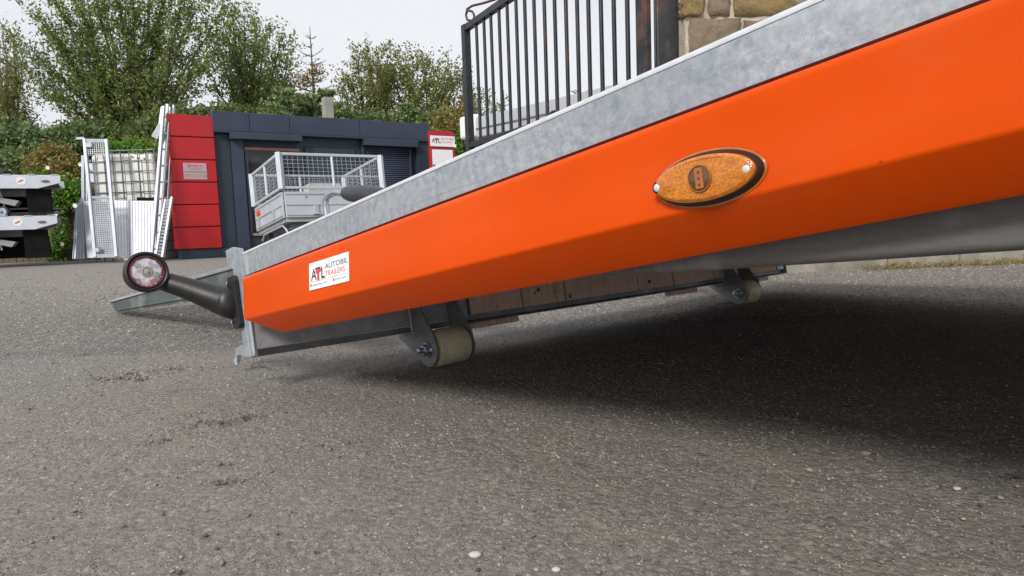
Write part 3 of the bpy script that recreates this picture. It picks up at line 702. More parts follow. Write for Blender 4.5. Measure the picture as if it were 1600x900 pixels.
text('lettering', '07734 717100', .105*sh_, Matrix.Translation((.66*sw_, .13*sh_, z)), M['ink_grey'], st, 1.35*fx, ext=.0002)
for u in (.035, .62): MB().box((u*sw_, .12*sh_, z), ((u+.02)*sw_, .23*sh_, z+.0003)).build('print_icon', M['ink_navy'], st)
# stalk lamp
lamp = bpy.data.objects.new('stalk_lamp', None); col.objects.link(lamp); lamp.parent = tr; lamp['label'] = 'black rubber stalk lamp with round clear lens'
lc = Vector((-.125, -.172, .214))
MB().prism([(-.024,.052),(.010,.052),(.017,.060),(.015,.110),(.017,.166),(.010,.178),(-.024,.178),(-.028,.165),(-.028,.064)], 1, -.019, -.0065).build('base_plate', M['rubber'], lamp, bevel=.002)
MB().tube([(-.004,-.010,.113), (-.012,-.010,.113), (-.026,-.010,.115), (-.046,-.016,.119), (-.072,-.044,.138), (-.102,-.088,.167), (-.130,-.128,.191), (-.150,-.155,.208)], [.022,.036,.0405,.038,.0315,.0262,.023,.022], 24).build('arm', M['rubber'], lamp, smooth=60)
hd = MB().lathe([(-.062,.012),(-.060,.034),(-.052,.041),(-.02,.0475),(-.008,.0485),(-.002,.0475),(0,.0435),(-.004,.0385),(-.010,.037)], lc+Vector((.028,0,0)), (1,0,0), 48).build('head', M['rubber'], lamp, smooth=50)
MB().tube([lc+Vector((.0245, .0365*math.cos(t*.1571), .0365*math.sin(t*.1571))) for t in range(41)], .0022, 6, caps=False).build('rim', M['rubber_lip'], lamp, smooth=60)
lo = MB().lathe([(0,.0350),(.004,.0345),(.007,.028),(.0085,.012),(.0085,.001)], lc+Vector((.017,0,0)), (1,0,0), 40).build('lens', M['lens'], lamp, smooth=40)
MB().lathe([(0,.0135),(.002,.013),(.003,.010),(.001,.009),(.004,.004)], lc+Vector((.025,0,0)), (1,0,0), 24).build('lens_boss', M['chimney'], lamp, smooth=40)
MB().lathe([(-.056,.040),(-.064,.034),(-.066,.005)], lc+Vector((.026,0,0)), (1,0,0), 32).build('red_lens', M['ink_red'], lamp, smooth=40)
for i in range(10):
    t = i*math.pi/5+.2; u = Vector((0, math.cos(t), math.sin(t)))
    MB().tube([lc+Vector((.0250,0,0))+u*.015, lc+Vector((.0215,0,0))+u*.034], .0009, 5).build('lens_rib', M['white'], lamp)
for a_, c_ in ((-.0145,.160), (-.020,.068)):
    MB().lathe([(0,.0095),(.004,.0085),(.007,.004),(.0075,.001)], (-.026, -.014, c_), (-1,-.55,0), 16).build('bolt', M['zinc'], lamp, smooth=35)
# loading ramps hanging off the rear
rm_dir = Vector((-1, 0, 0))
def loading_ramp(b0, wdt):
    m = thing_child = bpy.data.objects.new('loading_ramp', None); col.objects.link(m); m.parent = tr
    tip = TMI @ GP(172, 491); ht = Vector((-.03, 0, .150))
    tip.y = 0; dirv = (tip-ht); ln = dirv.length; dirv.normalize(); up = Vector((0,0,1))-dirv*dirv.z; up.normalize()
    m.matrix_local = frame(ht+Vector((0,b0,0)), dirv, up.cross(dirv), up)
    for q in (-1, 1):
        pr = [(0,0),(ln-.10,0),(ln+.03,.045),(ln+.035,.068),(0,.098)]
        y0 = 0 if q == -1 else -wdt
        # local y points towards the near side
        yy = (-.006, 0) if q == -1 else (-wdt, -wdt+.006)
        MB().prism(pr, 1, *yy).build('side_plate', M['ramp'], m, bevel=.001)
        yl = (.0, .004) if q == -1 else (-wdt-.004, -wdt)
        MB().hexa([(0,yl[0],.088),(ln+.02,yl[0],.060),(ln+.02,yl[1]+.004,.060),(0,yl[1]+.004,.088),(0,yl[0],.100),(ln+.02,yl[0],.070),(ln+.02,yl[1]+.004,.070),(0,yl[1]+.004,.100)]).build('edge_lip', M['galv'], m, bevel=.001)
        MB().box((0, yl[0], .012), (ln-.12, yl[1]+(.003 if q==-1 else 0), .017)).build('edge_lip', M['ramp'], m, bevel=.001)
    for i in range(22):
        x = .05+i*(ln-.1)/21; MB().box((x, -wdt+.006, .050), (x+.035, -.006, .062)).build('rung', M['ramp'], m)
    return m
loading_ramp(.20, .46); loading_ramp(2.10, .46)
# running gear further forward
for b in (.35, W-.57):
    for a in (2.75, 3.5):
        wh = MB().lathe([(0,.12),(.01,.23),(.04,.255),(.16,.255),(.19,.23),(.20,.12)], (a, b, -.27), (0,1,0), 28).build('wheel', M['tyre'], tr, smooth=40)
        MB().lathe([(-.004,.02),(0,.13),(.01,.135)], (a, b, -.27), (0,1,0), 24).build('rim', M['pale_galv'], wh, smooth=40)
for a in (2.75, 3.5): MB().tube([(a,.4,-.27), (a,W-.4,-.27)], .03, 10).build('axle', M['galv_dark'], tr, smooth=50)
MB().box((A1, W/2-.05, .05), (A1+1.3, W/2+.05, .15)).build('drawbar', M['galv'], tr, bevel=.004)

# ---------------------------------------------------------------- office building with dark cladding
B0 = PX(330,175,11.7); B1 = PX(668,196,14.0)
be = Vector((B1.x-B0.x, B1.y-B0.y, 0)); BLEN = be.length; be.normalize(); bn = Vector((be.y, -be.x, 0))     # bn points at the camera side
BM = frame((B0.x, B0.y, 0), be, -bn, (0,0,1)); BMI = BM.inverted()
HB = (B0.z+B1.z)/2
def fac(x, y, d=0.):                                    # pixel to (along, height) on the facade plane moved d towards the camera
    o = BMI @ CAM; v = BMI.to_3x3() @ ray(x, y); p = o + v*((-d-o.y)/v.y); return p.x, p.z
bd = thing('office_building', 'low flat roofed office clad in dark blue grey panels behind the yard', 'building', mw=BM)
wx0, wz1 = fac(383,229); wx1, _ = fac(470,240); sx0 = fac(570,240)[0]; sx1 = fac(641,260)[0]; rz = fac(470,215)[1]
# back wall pieces around the window opening
MB().box((.02,.10,0), (wx0,.25,HB-.02)).build('wall', M['wall2'], bd)
MB().box((wx0,.10,0), (wx1,.25,.35)).build('wall', M['wall2'], bd)
MB().box((wx0,.10,wz1), (wx1,.25,HB-.02)).build('wall', M['wall2'], bd)
MB().box((wx1,.10,0), (BLEN,.25,HB-.02)).build('wall', M['wall2'], bd)
MB().box((.02,.25,0), (.17,3.2,HB-.02)).box((BLEN-.15,.25,0), (BLEN,3.2,HB-.02)).box((.17,3.05,0), (BLEN-.15,3.2,HB-.02)).build('wall', M['wall2'], bd)
MB().box((.17,.25,.02), (BLEN-.15,3.05,.06)).build('floor_slab', M['interior'], bd)
MB().box((wx0-.3,1.6,.06), (wx1+.5,1.65,HB-.1)).build('inner_wall', M['interior'], bd)
MB().box((.0,.0,HB-.018), (BLEN+.01,3.22,HB+.03)).build('roof', M['wall'], bd, bevel=.01)
# fascia panels
fz0 = fac(400,207)[1]; cuts = [0, fac(388,180)[0], fac(451,190)[0], fac(560,190)[0], BLEN+.02]
for a, b in zip(cuts[:-1], cuts[1:]): MB().box((a+.004, -.05, fz0), (b-.004, .099, HB+.02)).build('fascia_panel', M['wall'], bd, bevel=.004)
MB().box((0,-.055,fz0-.03), (BLEN+.02,.098,fz0-.003)).build('fascia_trim', M['wall'], bd, bevel=.003)
# panels below
p0 = 0; p1 = fac(366,300)[0]
MB().box((.03, .06, .14), (p1, .098, fz0-.034)).build('cladding_panel', M['wall2'], bd, bevel=.004)
MB().box((p1+.006, .03, .14), (wx0-.02, .098, fz0-.034)).build('cladding_panel', M['wall'], bd, bevel=.004)
MB().box((.0, -.02, .0), (wx0-.02, .097, .135)).build('plinth', M['wall2'], bd, bevel=.004)
MB().box((wx1+.004, -.02, .0), (BLEN, .097, .135)).build('plinth', M['wall2'], bd, bevel=.004)
ax0, az = fac(370,210); ax1, az0 = fac(470,222)
MB().box((p1-.02, -.11, fac(420,220)[1]), (ax1, .097, fz0-.034)).build('shutter_box', M['wall'], bd, bevel=.006)
bx0 = fac(566,220)[0]; bx1 = fac(650,225)[0]
MB().box((bx0, -.11, fac(600,229)[1]), (bx1, .097, fz0-.034)).build('shutter_box', M['wall'], bd, bevel=.006)
MB().box((bx1+.006, .0, .14), (BLEN, .097, fz0-.034)).build('cladding_panel', M['wall2'], bd, bevel=.004)
# door
dx0 = fac(478,235)[0]; dx1 = fac(556,235)[0]; dz = fac(515,231)[1]
MB().box((dx0-.012,.085,.136), (dx1+.012,.0985,dz+.012)).build('door_reveal', M['seam'], bd)
dr = MB().box((dx0,.06,.14), (dx1,.084,dz)).build('door', M['wall2'], bd, bevel=.004)
MB().tube([(dx1-.09,.03,1.0),(dx1-.09,.03,1.15)], .012, 8).build('handle', M['zinc'], dr, smooth=50)
# roller shutter
shz = fac(600,230)[1]; n = 44
sh = bpy.data.objects.new('roller_shutter', None); col.objects.link(sh); sh.parent = bd
MB().box((sx0-.04,.02,.14), (sx0-.002,.098,shz)).build('guide_rail', M['wall'], sh, bevel=.003); MB().box((sx1+.002,.02,.14), (sx1+.04,.098,shz)).build('guide_rail', M['wall'], sh, bevel=.003)
sl_me = None
for i in range(n):
    z0 = .14+(shz-.14)*i/n; hgt = (shz-.14)/n
    if sl_me is None:
        k = MB().prism([(.085,0), (.055,hgt*.15), (.050,hgt*.5), (.056,hgt*.85), (.085,hgt*.97)], 0, sx0, sx1); sl_me = k.mesh('slat', M['wall'], 0, 40)
    link_mesh('slat', sl_me, sh, Matrix.Translation((0,0,z0)))
# window
wn = bpy.data.objects.new('window', None); col.objects.link(wn); wn.parent = bd
MB().box((wx0,.06,wz1-.05), (wx1,.14,wz1)).build('frame_head', M['copper'], wn, bevel=.004)
MB().box((wx0,.06,.35), (wx0+.05,.14,wz1-.052)).build('frame_post', M['wall'], wn, bevel=.004); MB().box((wx1-.05,.06,.35), (wx1,.14,wz1-.052)).build('frame_post', M['wall'], wn, bevel=.004)
MB().box((wx0+.052,.06,.35), (wx1-.052,.14,.40)).build('sill', M['copper'], wn, bevel=.004)
MB().box((wx0+.05,.105,.402), (wx1-.05,.111,wz1-.052)).build('pane', M['glass'], wn)
for i in range(5):
    u = wx0+.06+i*.06; MB().box((u, .30+.02*i, .45), (u+.055, .31+.02*i, wz1-.1)).build('curtain', M['blind'], wn)
cx0, cz1 = fac(413,246,-.9); cx1, cz0 = fac(445,300,-.9)
MB().prism([(wx0+.45,1.0),(wx0+1.1,1.0),(wx0+1.1,1.75),(wx0+1.02,1.9),(wx0+.85,1.98),(wx0+.68,1.97),(wx0+.52,1.88),(wx0+.45,1.7)], 1, .9, .94).build('chair_back', M['wall'], wn, bevel=.01)
for q in range(3): MB().box((wx0+.06,.36,1.1+q*.27), (wx1-.1,.37,1.14+q*.27)).build('blind_slat', M['blind'], wn)
# flue on the roof
fl0 = fac(506,170,-1.0)[0]; flt = fac(510,152,-1.0)[1]; fl1 = fac(520,170,-1.0)[0]
MB().box((fl0,.95,HB+.03), (fl1,1.12,flt)).build('chimney', M['chimney'], bd, bevel=.008)

# ---------------------------------------------------------------- red panelled cabinet
RB = PX(268,390,11.25); rb1 = PX(344,389,11.25+.0)
rc = thing('red_cabinet', 'tall red cabinet of six stacked panels with a small plaque', 'cabinet', mw=frame((RB.x, RB.y, 0), be, -bn, (0,0,1)))
RI = frame((RB.x, RB.y, 0), be, -bn, (0,0,1)).inverted()
def rpx(x, y):
    o = RI @ CAM; v = RI.to_3x3() @ ray(x, y); p = o+v*(-o.y/v.y); return p.x, p.z
rw = rpx(337,250)[0]; rx0 = rpx(266.5,250)[0]; zb = rpx(300,390)[1]; zt = rpx(300,179)[1]
ph = (zt-zb)/6
for i in range(6):
    z0 = zb+i*ph
    MB().box((rx0, 0, z0+.016), (rw, .34, z0+ph-.004)).build('panel', M['red'], rc, bevel=.003)
MB().box((rx0+.02,.02,zb), (rw-.02,.33,zt-.02)).build('core', M['red_core'], rc)
MB().box((rx0+.04,.03,0), (rw+.25,.35,zb-.002)).build('plinth', M['wall2'], rc, bevel=.004)
q0 = rpx(287.5,280); q1 = rpx(322,255)
pq = MB().box((q0[0],-.006,q0[1]), (q1[0],-.001,q1[1])).build('plaque', M['plaque'], rc)
tm = lambda u, v: Matrix.Translation((u, -.0075, v)) @ Matrix.Rotation(R(90), 4, 'X')
pw = q1[0]-q0[0]; phh = q1[1]-q0[1]
text('lettering', 'Beware', phh*.27, tm(q0[0]+pw*.5, q0[1]+phh*.76), M['ink_red'], pq, 1.0, align='CENTER')
text('lettering', 'Trailers', phh*.25, tm(q0[0]+pw*.5, q0[1]+phh*.58), M['ink_yellow'], pq, 1.0, align='CENTER')
MB().box((q0[0]+pw*.04,-.0078,q0[1]+phh*.42), (q0[0]+pw*.96,-.0062,q0[1]+phh*.49)).build('rule_line', M['ink_grey'], pq)
text('lettering', '07734 717100', phh*.28, tm(q0[0]+pw*.5, q0[1]+phh*.12), M['ink_yellow'], pq, .78, align='CENTER', bold=.001)

# ---------------------------------------------------------------- sign board at the right end of the building
SB = PX(673,300,13.2); SM2 = frame((SB.x, SB.y, 0), be, -bn, (0,0,1))
sb = thing('sign_board', 'red framed sign board with white name plate at the right end of the office', 'sign', mw=SM2)
SI = SM2.inverted()
def spx(x, y):
    o = SI @ CAM; v = SI.to_3x3() @ ray(x, y); p = o+v*(-o.y/v.y); return p.x, p.z
x0, zt = spx(670.5,204); x1, _ = spx(711,230); a0, z1 = spx(671,212); a1, z2 = spx(709,229.5)
MB().box((x0,.012,.05), (x1,.07,zt)).build('backing_panel', M['red'], sb, bevel=.006)
z2 = spx(690,229)[1]; z1 = spx(690,212.5)[1]
tb, _, _ = atl_sign(sb, frame((x0+.01,-.002,z2), (1,0,0), (0,0,1), (0,-1,0)), x1-x0-.02, z1-z2, 'name_plate')
z3 = spx(690,234)[1]; z4 = z3-.62
pc = MB().box((x0+.05,-.002,z4), (x1-.06,.011,z3)).build('poster', M['white'], sb)
pts = [(0,.0),(0,.27),(.08,.25),(.2,.22),(.3,.15),(.42,.10),(.55,.14),(.7,.22),(.85,.26),(1,.31),(1,0)]
wd = x1-x0-.11
MB().add([(x0+.05+u*wd, -.0045, z4+.02+(.25+v)*.62) for u, v in pts], [tuple(range(len(pts)))]).build('picture', M['blue_pic'], pc)
MB().box((x1-.03,-.02,z2-.01),(x1+.02,.0,z2+.05)).build('corner_clip', M['white'], sb, bevel=.004)

# ---------------------------------------------------------------- cage trailer
def plane_frame(C, A, B):
    p = (A-C).normalized(); q = (B-C); up = p.cross(q).normalized()
    if up.z < 0: up = -up
    q = up.cross(p).normalized()
    if q.dot(B-C) < 0: q = -q
    return p, q, up
Cc = PX(445,340,8.2); Aa = PX(402,362,9.3); Bt = PX(597,243,9.05); Ct = PX(445,236,8.2)
p_ = (Aa-Cc); lp = p_.length; p_.normalize(); up_ = (Ct-Cc).normalized(); up_ = (Vector((0,0,1)) - p_*p_.z).normalized()
q_ = p_.cross(up_); q_ = q_ if q_.x > 0 else -q_
lq = (Bt-Ct).dot(q_); HT = (Ct-Cc).length; HL = (PX(445,295,8.2)-Cc).length
print('cage', lp, lq, HT, HL)
CM = frame(Cc, q_, p_, q_.cross(p_)) if q_.cross(p_).z > 0 else frame(Cc, q_, p_, -q_.cross(p_))
ct = thing('cage_trailer', 'small white dropside trailer with galvanised mesh cage sides in front of the office', 'trailer', mw=CM)
# local: x along the face towards the right, y along the left-hand face going away, z up
def wire_panel(P, U, V, nu, nv, name='mesh_panel'):
    m = MB(); P = Vector(P); U = Vector(U); V = Vector(V)
    for i in range(1, nu): m.tube([P+U*(i/nu), P+U*(i/nu)+V], .0028, 4)
    for j in range(1, nv): m.tube([P+V*(j/nv), P+V*(j/nv)+U], .0028, 4)
    o = m.build(name, M['pale_galv'], ct); o['kind'] = 'stuff'; return o
def bar(p, q, w=.035, d=.03, name='cage_bar'):
    p = Vector(p); q = Vector(q); D = (q-p).normalized(); a = D.orthogonal().normalized() if abs(D.z) > .9 else Vector((0,0,1)).cross(D).normalized()
    b = D.cross(a); v = []
    for o_ in (p, q): v += [o_+a*s*w/2+b*t*d/2 for s, t in ((-1,-1),(1,-1),(1,1),(-1,1))]
    MB().hexa(v).build(name, M['white_alu'], ct, bevel=.003)
for x, y in ((0,0),(lq,0),(0,lp),(lq,lp)):
    bar((x,y,HL),(x,y,HT), .07, .06, 'corner_post')
for (x0_,y0_,x1_,y1_) in ((0,0,lq,0),(0,0,0,lp),(lq,0,lq,lp),(0,lp,lq,lp)):
    D = Vector((x1_-x0_, y1_-y0_, 0)).normalized()*.036
    a = Vector((x0_,y0_,0))+D; b = Vector((x1_,y1_,0))-D
    for zz in (HL+.02, HT-.016): bar(a+Vector((0,0,zz)), b+Vector((0,0,zz)), .03, .032)
    mdd = (a+b)/2; bar(mdd+Vector((0,0,HL+.037)), mdd+Vector((0,0,HT-.033)), .03, .028)
    zm = HL+.16
    nn = 20
    wire_panel(a+Vector((0,0,HL+.04)), (b-a), (0,0,HT-HL-.08), nn, 8)
bar((.04,.035,HL+.17),(lq-.04,.035,HL+.17), .02, .02)
for (x0_,y0_,x1_,y1_,nm) in ((0,0,lq,0,'dropside'),(0,0,0,lp,'dropside'),(lq,0,lq,lp,'dropside'),(0,lp,lq,lp,'dropside')):
    lo_ = (min(x0_,x1_)-.012 + (.03 if y0_==y1_ else 0), min(y0_,y1_)-.012 + (.03 if x0_==x1_ else 0), 0); hi_ = (max(x0_,x1_)+.012 - (.03 if y0_==y1_ else 0), max(y0_,y1_)+.012 - (.03 if x0_==x1_ else 0), HL-.03)
    dsd = MB().box(lo_, hi_).build(nm, M['white_alu'], ct, bevel=.004)
    for zz in (.02, HL*.42, HL*.8):
        if y0_ == y1_: MB().box((lo_[0]+.01, lo_[1]-.008, zz), (hi_[0]-.01, lo_[1]-.0005, zz+.014)).build('rib', M['pale_galv'], dsd, bevel=.002)
        else: MB().box((lo_[0]-.008, lo_[1]+.01, zz), (lo_[0]-.0005, hi_[1]-.01, zz+.014)).build('rib', M['pale_galv'], dsd, bevel=.002)
    for t in (.2,.4,.6,.8):
        if y0_ == y1_: MB().lathe([(0,.012),(.006,.008)], (lo_[0]+t*lq, lo_[1]-.001, HL*.72), (0,-1,0), 8).build('rivet', M['galv_dark'], dsd)
        else: MB().lathe([(0,.008),(.006,.006)], (lo_[0]-.001, lo_[1]+t*lp, HL*.72), (-1,0,0), 8).build('rivet', M['galv_dark'], dsd)
for t in (.28,.82):
    MB().box((lq*t,-.035,.04), (lq*t+.05,-.0135,.16)).box((lq*t-.02,-.05,.03),(lq*t+.07,-.0135,.045)).build('latch', M['pale_galv'], ct, bevel=.003)
    MB().box((-.035,lp*t,.02), (-.0135,lp*t+.03,.15)).build('latch', M['pale_galv'], ct, bevel=.003)
MB().box((-.022, lp*.78,.19), (-.0125, lp*.78+.16,.25)).build('reflector', M['orange'], ct)
MB().box((.02,.02,-.05), (lq-.02,lp-.02,.02)).build('load_bed', M['galv'], ct)
MB().box((.1,.1,-.13), (lq-.1,lp-.1,-.052)).build('chassis', M['galv_dark'], ct)
for yy in (.23,.65,1.07):
    hz = -((CM @ Vector((.1,yy,0))).z-.20)
    for x_ in (.08, lq-.23):
        wh = MB().lathe([(0,.09),(.01,.18),(.04,.20),(.12,.20),(.145,.18),(.15,.09)], (x_, yy, hz), (1,0,0), 24).build('wheel', M['tyre'], ct, smooth=40)
        MB().lathe([(-.01,.02),(-.004,.08),(.0,.10),(.01,.10)], (x_, yy, hz), (1,0,0), 20).build('hub', M['pale_galv'], wh, smooth=40)
    MB().tube([(.2,yy,hz),(lq-.2,yy,hz)], .022, 8).build('axle', M['galv_dark'], ct, smooth=50)
    MB().box((.24,yy-.03,hz),(.30,yy+.03,-.131)).box((lq-.30,yy-.03,hz),(lq-.24,yy+.03,-.131)).build('axle_hanger', M['galv_dark'], ct)
MB().tube([(.05,.02,-.26),(.03,.08,-.14),(.03,.22,-.07),(.03,1.08,-.07),(.03,1.22,-.14)], .012, 8).build('mudguard_edge', M['white_alu'], ct, smooth=60)
for i, (x, y, w_, h_, lab) in enumerate(((.45,.35,.42,.20,'pale carton with red trim lying inside the cage trailer, left one'), (.95,.40,.30,.16,'smaller pale carton inside the cage trailer, right one'))):
    cb = MB().box((0,0,0), (w_,.25,h_)).build('carton', M['card'], None, bevel=.004); cb.matrix_world = CM @ Matrix.Translation((x,y,.022)) ; tag(cb, lab, 'box')
    cb.matrix_world = CM @ Matrix.Translation((x, y, HL-.06))
    MB().box((.0,-.006,.0), (w_,-.001,.03)).build('red_strip', M['ink_red'], cb)
MB().box((.10,.30,.022),(1.25,.9,HL-.062)).build('load_board', M['white_alu'], ct)

# ---------------------------------------------------------------- things leaning against the tank at the left
def lean(px0, py0, Y0, px1, py1, Y1):
    a = PX(px0, py0, Y0); b = PX(px1, py1, Y1); return a, b
def beam(p, q, w, d, name, mat, parent, side=Vector((1,0,0))):
    p = Vector(p); q = Vector(q); D = (q-p).normalized(); a = (side - D*side.dot(D)).normalized(); b = D.cross(a); v = []
    for o_ in (p, q): v += [o_+a*s*w/2+b*t*d/2 for s, t in ((-1,-1),(1,-1),(1,1),(-1,1))]
    return MB().hexa(v).build(name, mat, parent, bevel=min(w,d)*.1)
# tanks
def ibc(z0, label):
    x0 = PX(139,280,11.6).x; x1 = PX(244,280,11.6).x; wd = x1-x0; o = thing('caged_tank', label, 'tank', (x0, 11.6, z0), 'stacked caged liquid tanks')
    ht = 1.0
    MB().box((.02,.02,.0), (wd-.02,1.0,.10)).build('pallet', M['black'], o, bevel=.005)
    MB().box((.03,.03,.11), (wd-.03,.97,ht-.05)).build('bottle', M['poly'], o, bevel=.07, bseg=4)
    for i in range(3): MB().box((.16+i*.3,.012,.2), (.3+i*.3,.029,ht-.16)).build('bottle_rib', M['poly'], o, bevel=.006)
    bars = MB()
    for i in range(9):
        x = wd*i/8; MB().tube([(x,0,.1),(x,0,ht)], .009, 6).build('cage_tube', M['galv_dark'], o, smooth=60)
    for j in range(6):
        z = .12+(ht-.13)*j/5; MB().tube([(0,-.012,z),(wd,-.012,z)], .009, 6).build('cage_tube', M['galv_dark'], o, smooth=60)
        MB().tube([(-.01,0,z),(-.01,1.0,z)], .009, 6).build('cage_tube', M['galv_dark'], o, smooth=60); MB().tube([(wd+.01,0,z),(wd+.01,1.0,z)], .009, 6).build('cage_tube', M['galv_dark'], o, smooth=60)
    MB().box((wd*.7,-.03,.13),(wd-.02,-.022,.19)).build('tank_plate', M['black'], o)
    return o
zi = PX(190,313,11.6).z
ibc(zi-.16, 'upper milky white caged tank with ivy spilling over its top')
ibc(zi-.16-1.01, 'lower caged tank hidden behind the white leaning board')
# white board
a = PX(172,403,11.1); b = PX(243,402,11.1); c = PX(169,313,11.4); dd = PX(244,314,11.4)
def slab(name, pts, th, mat, label=None, cat=None, parent=None):
    n = (pts[1]-pts[0]).cross(pts[3]-pts[0]).normalized()*th
    o = MB().hexa(list(pts)+[q+n for q in pts]).build(name, mat, parent, bevel=.003)
    if label: tag(o, label, cat)
    return o
wb = thing('leaning_board', 'wide white ribbed board leaning against the caged tank', 'board', (0,0,0))
slab('sheet', [a, b, dd, c], -.02, M['white_alu'], parent=wb)
for i in range(1, 16):
    t = i/16; p = a.lerp(b, t)+Vector((0,-.021,0)); q = c.lerp(dd, t)+Vector((0,-.021,0)); beam(p, q, .008, .002, 'rib', M['white_alu'], wb)
slab('leaning_board', [PX(136,403,11.15), PX(151,403,11.15), PX(142,314,11.4), PX(129,314,11.4)], -.02, M['white_alu'], 'narrow white board leaning left of the mesh ramp', 'board')
# mesh ramp
mr = thing('mesh_ramp', 'tall galvanised loading ramp with mesh infill leaning against the caged tank', 'ramp')
bl_, br_, tl_, tr_ = PX(149,402,10.85), PX(182,401,10.85), PX(132,217,11.3), PX(166,217.5,11.3)
beam(bl_, tl_, .05, .04, 'stile', M['pale_galv'], mr); beam(br_, tr_, .05, .04, 'stile', M['pale_galv'], mr)
off = Vector((0,.012,0))
for t, w_ in ((.985,.06), (.50,.04), (.01,.06)): beam(bl_.lerp(tl_,t)+off, br_.lerp(tr_,t)+off, .02 if t == .5 else .035, w_, 'cross_bar', M['pale_galv'], mr, side=Vector((0,1,0)))
beam(tl_+Vector((-.13,0,.01)), tl_+Vector((.0,0,.01)), .03, .04, 'hook_bar', M['white_alu'], mr, side=Vector((0,1,0)))
for i in range(26):
    t = .02+.46*i/26; beam(bl_.lerp(tl_,t)+off, br_.lerp(tr_,t)+off, .012, .020, 'slat', M['pale_galv'], mr, side=Vector((0,1,0)))
m = MB()
for i in range(1,10):
    m.tube([bl_.lerp(br_,i/10)+off, (bl_.lerp(tl_,.49)).lerp(br_.lerp(tr_,.49), i/10)+off], .004, 4)
    m.tube([bl_.lerp(tl_,.86).lerp(br_.lerp(tr_,.86), i/10)+off, tl_.lerp(tr_,i/10)+off], .004, 4)
for j in range(8): m.tube([bl_.lerp(tl_,.86+.13*j/8)+off, br_.lerp(tr_,.86+.13*j/8)+off], .004, 4)
m.build('mesh_infill', M['galv'], mr)['kind'] = 'stuff'
MB().box((-.04,-.03,-.04),(.06,.03,.03)).build('hinge_lug', M['white_alu'], mr).location = tl_+Vector((.08,-.03,-.10))
MB().box((-.03,-.03,-.03),(.05,.03,.03)).build('hinge_lug', M['white_alu'], mr).location = bl_+Vector((.05,-.03,.12))
# stack of thin frames at far left
labs = ['outermost of the four thin steel channels leaning left of the mesh ramp', 'second from the left of the thin steel channels left of the mesh ramp', 'third from the left of the thin steel channels left of the mesh ramp', 'innermost of the four thin steel channels left of the mesh ramp']
for i in range(4):
    o = thing('steel_channel', labs[i], 'channel', group='thin steel channels leaning left of the mesh ramp')
    p = PX(118+i*4.2,405,10.95+.05*i); q = PX(123+i*2.4,320-3*i,11.3+.05*i)
    beam(p, q, .028, .05, 'web', M['pale_galv'], o); beam(p+Vector((-.016,-.02,0)), q+Vector((-.016,-.02,0)), .006, .06, 'flange', M['white_alu'], o)
o = thing('leaning_ramp_frame', 'taller thin steel frame standing just behind the mesh ramp', 'frame')
beam(PX(131,404,11.35), PX(130,243,11.5), .05, .04, 'stile', M['pale_galv'], o); beam(PX(137,404,11.38), PX(136,243,11.53), .02, .05, 'flange', M['galv'], o)
# tall ramps next to the red cabinet
for i, (xb, xt, yt, lab) in enumerate(((237,256,166,'tallest galvanised ramp leaning left of the red cabinet'), (246,262,163,'galvanised ramp leaning nearest to the red cabinet behind the tallest one'))):
    o = thing('tall_ramp', lab, 'ramp', group='tall ramps leaning beside the red cabinet')
    p = PX(xb,402,10.7+.18*i); q = PX(xt,yt,11.3+.18*i)
    beam(p, q, .045, .05, 'stile', M['pale_galv'], o); beam(p+Vector((.055,.1,0)), q+Vector((.055,.1,0)), .02, .05, 'stile', M['galv'], o)
    for j in range(9): beam(p.lerp(q,.05+j*.11)+Vector((.01,.03,0)), p.lerp(q,.05+j*.11)+Vector((.05,.10,0)), .03, .03, 'rung', M['galv'], o, side=Vector((0,0,1)))
    if i == 0:
        beam(p.lerp(q,.80)+Vector((-.13,.03,-.03)), p.lerp(q,.86)+Vector((-.02,.03,.03)), .10, .05, 'hinge_plate', M['white_alu'], o, side=Vector((0,0,1)))
        beam(p.lerp(q,.88)+Vector((-.05,.03,0)), p.lerp(q,.99)+Vector((-.03,.03,.02)), .05, .03, 'top_lug', M['white_alu'], o)
# ladder ramp
lr = thing('ladder_ramp', 'short ladder ramp with bright white rungs leaning by the red cabinet', 'ramp')
p0_, q0_ = PX(244,401,10.6), PX(259,312,10.9); p1_, q1_ = PX(254,402,10.65), PX(269,308,10.95)
beam(p0_, q0_, .025, .05, 'stile', M['galv'], lr); beam(p1_, q1_, .035, .05, 'stile', M['galv'], lr)
for j in range(17):
    t = .04+j*.058; beam(p0_.lerp(q0_,t), p1_.lerp(q1_,t), .032, .03, 'rung', M['white_alu'], lr, side=Vector((0,0,1)))

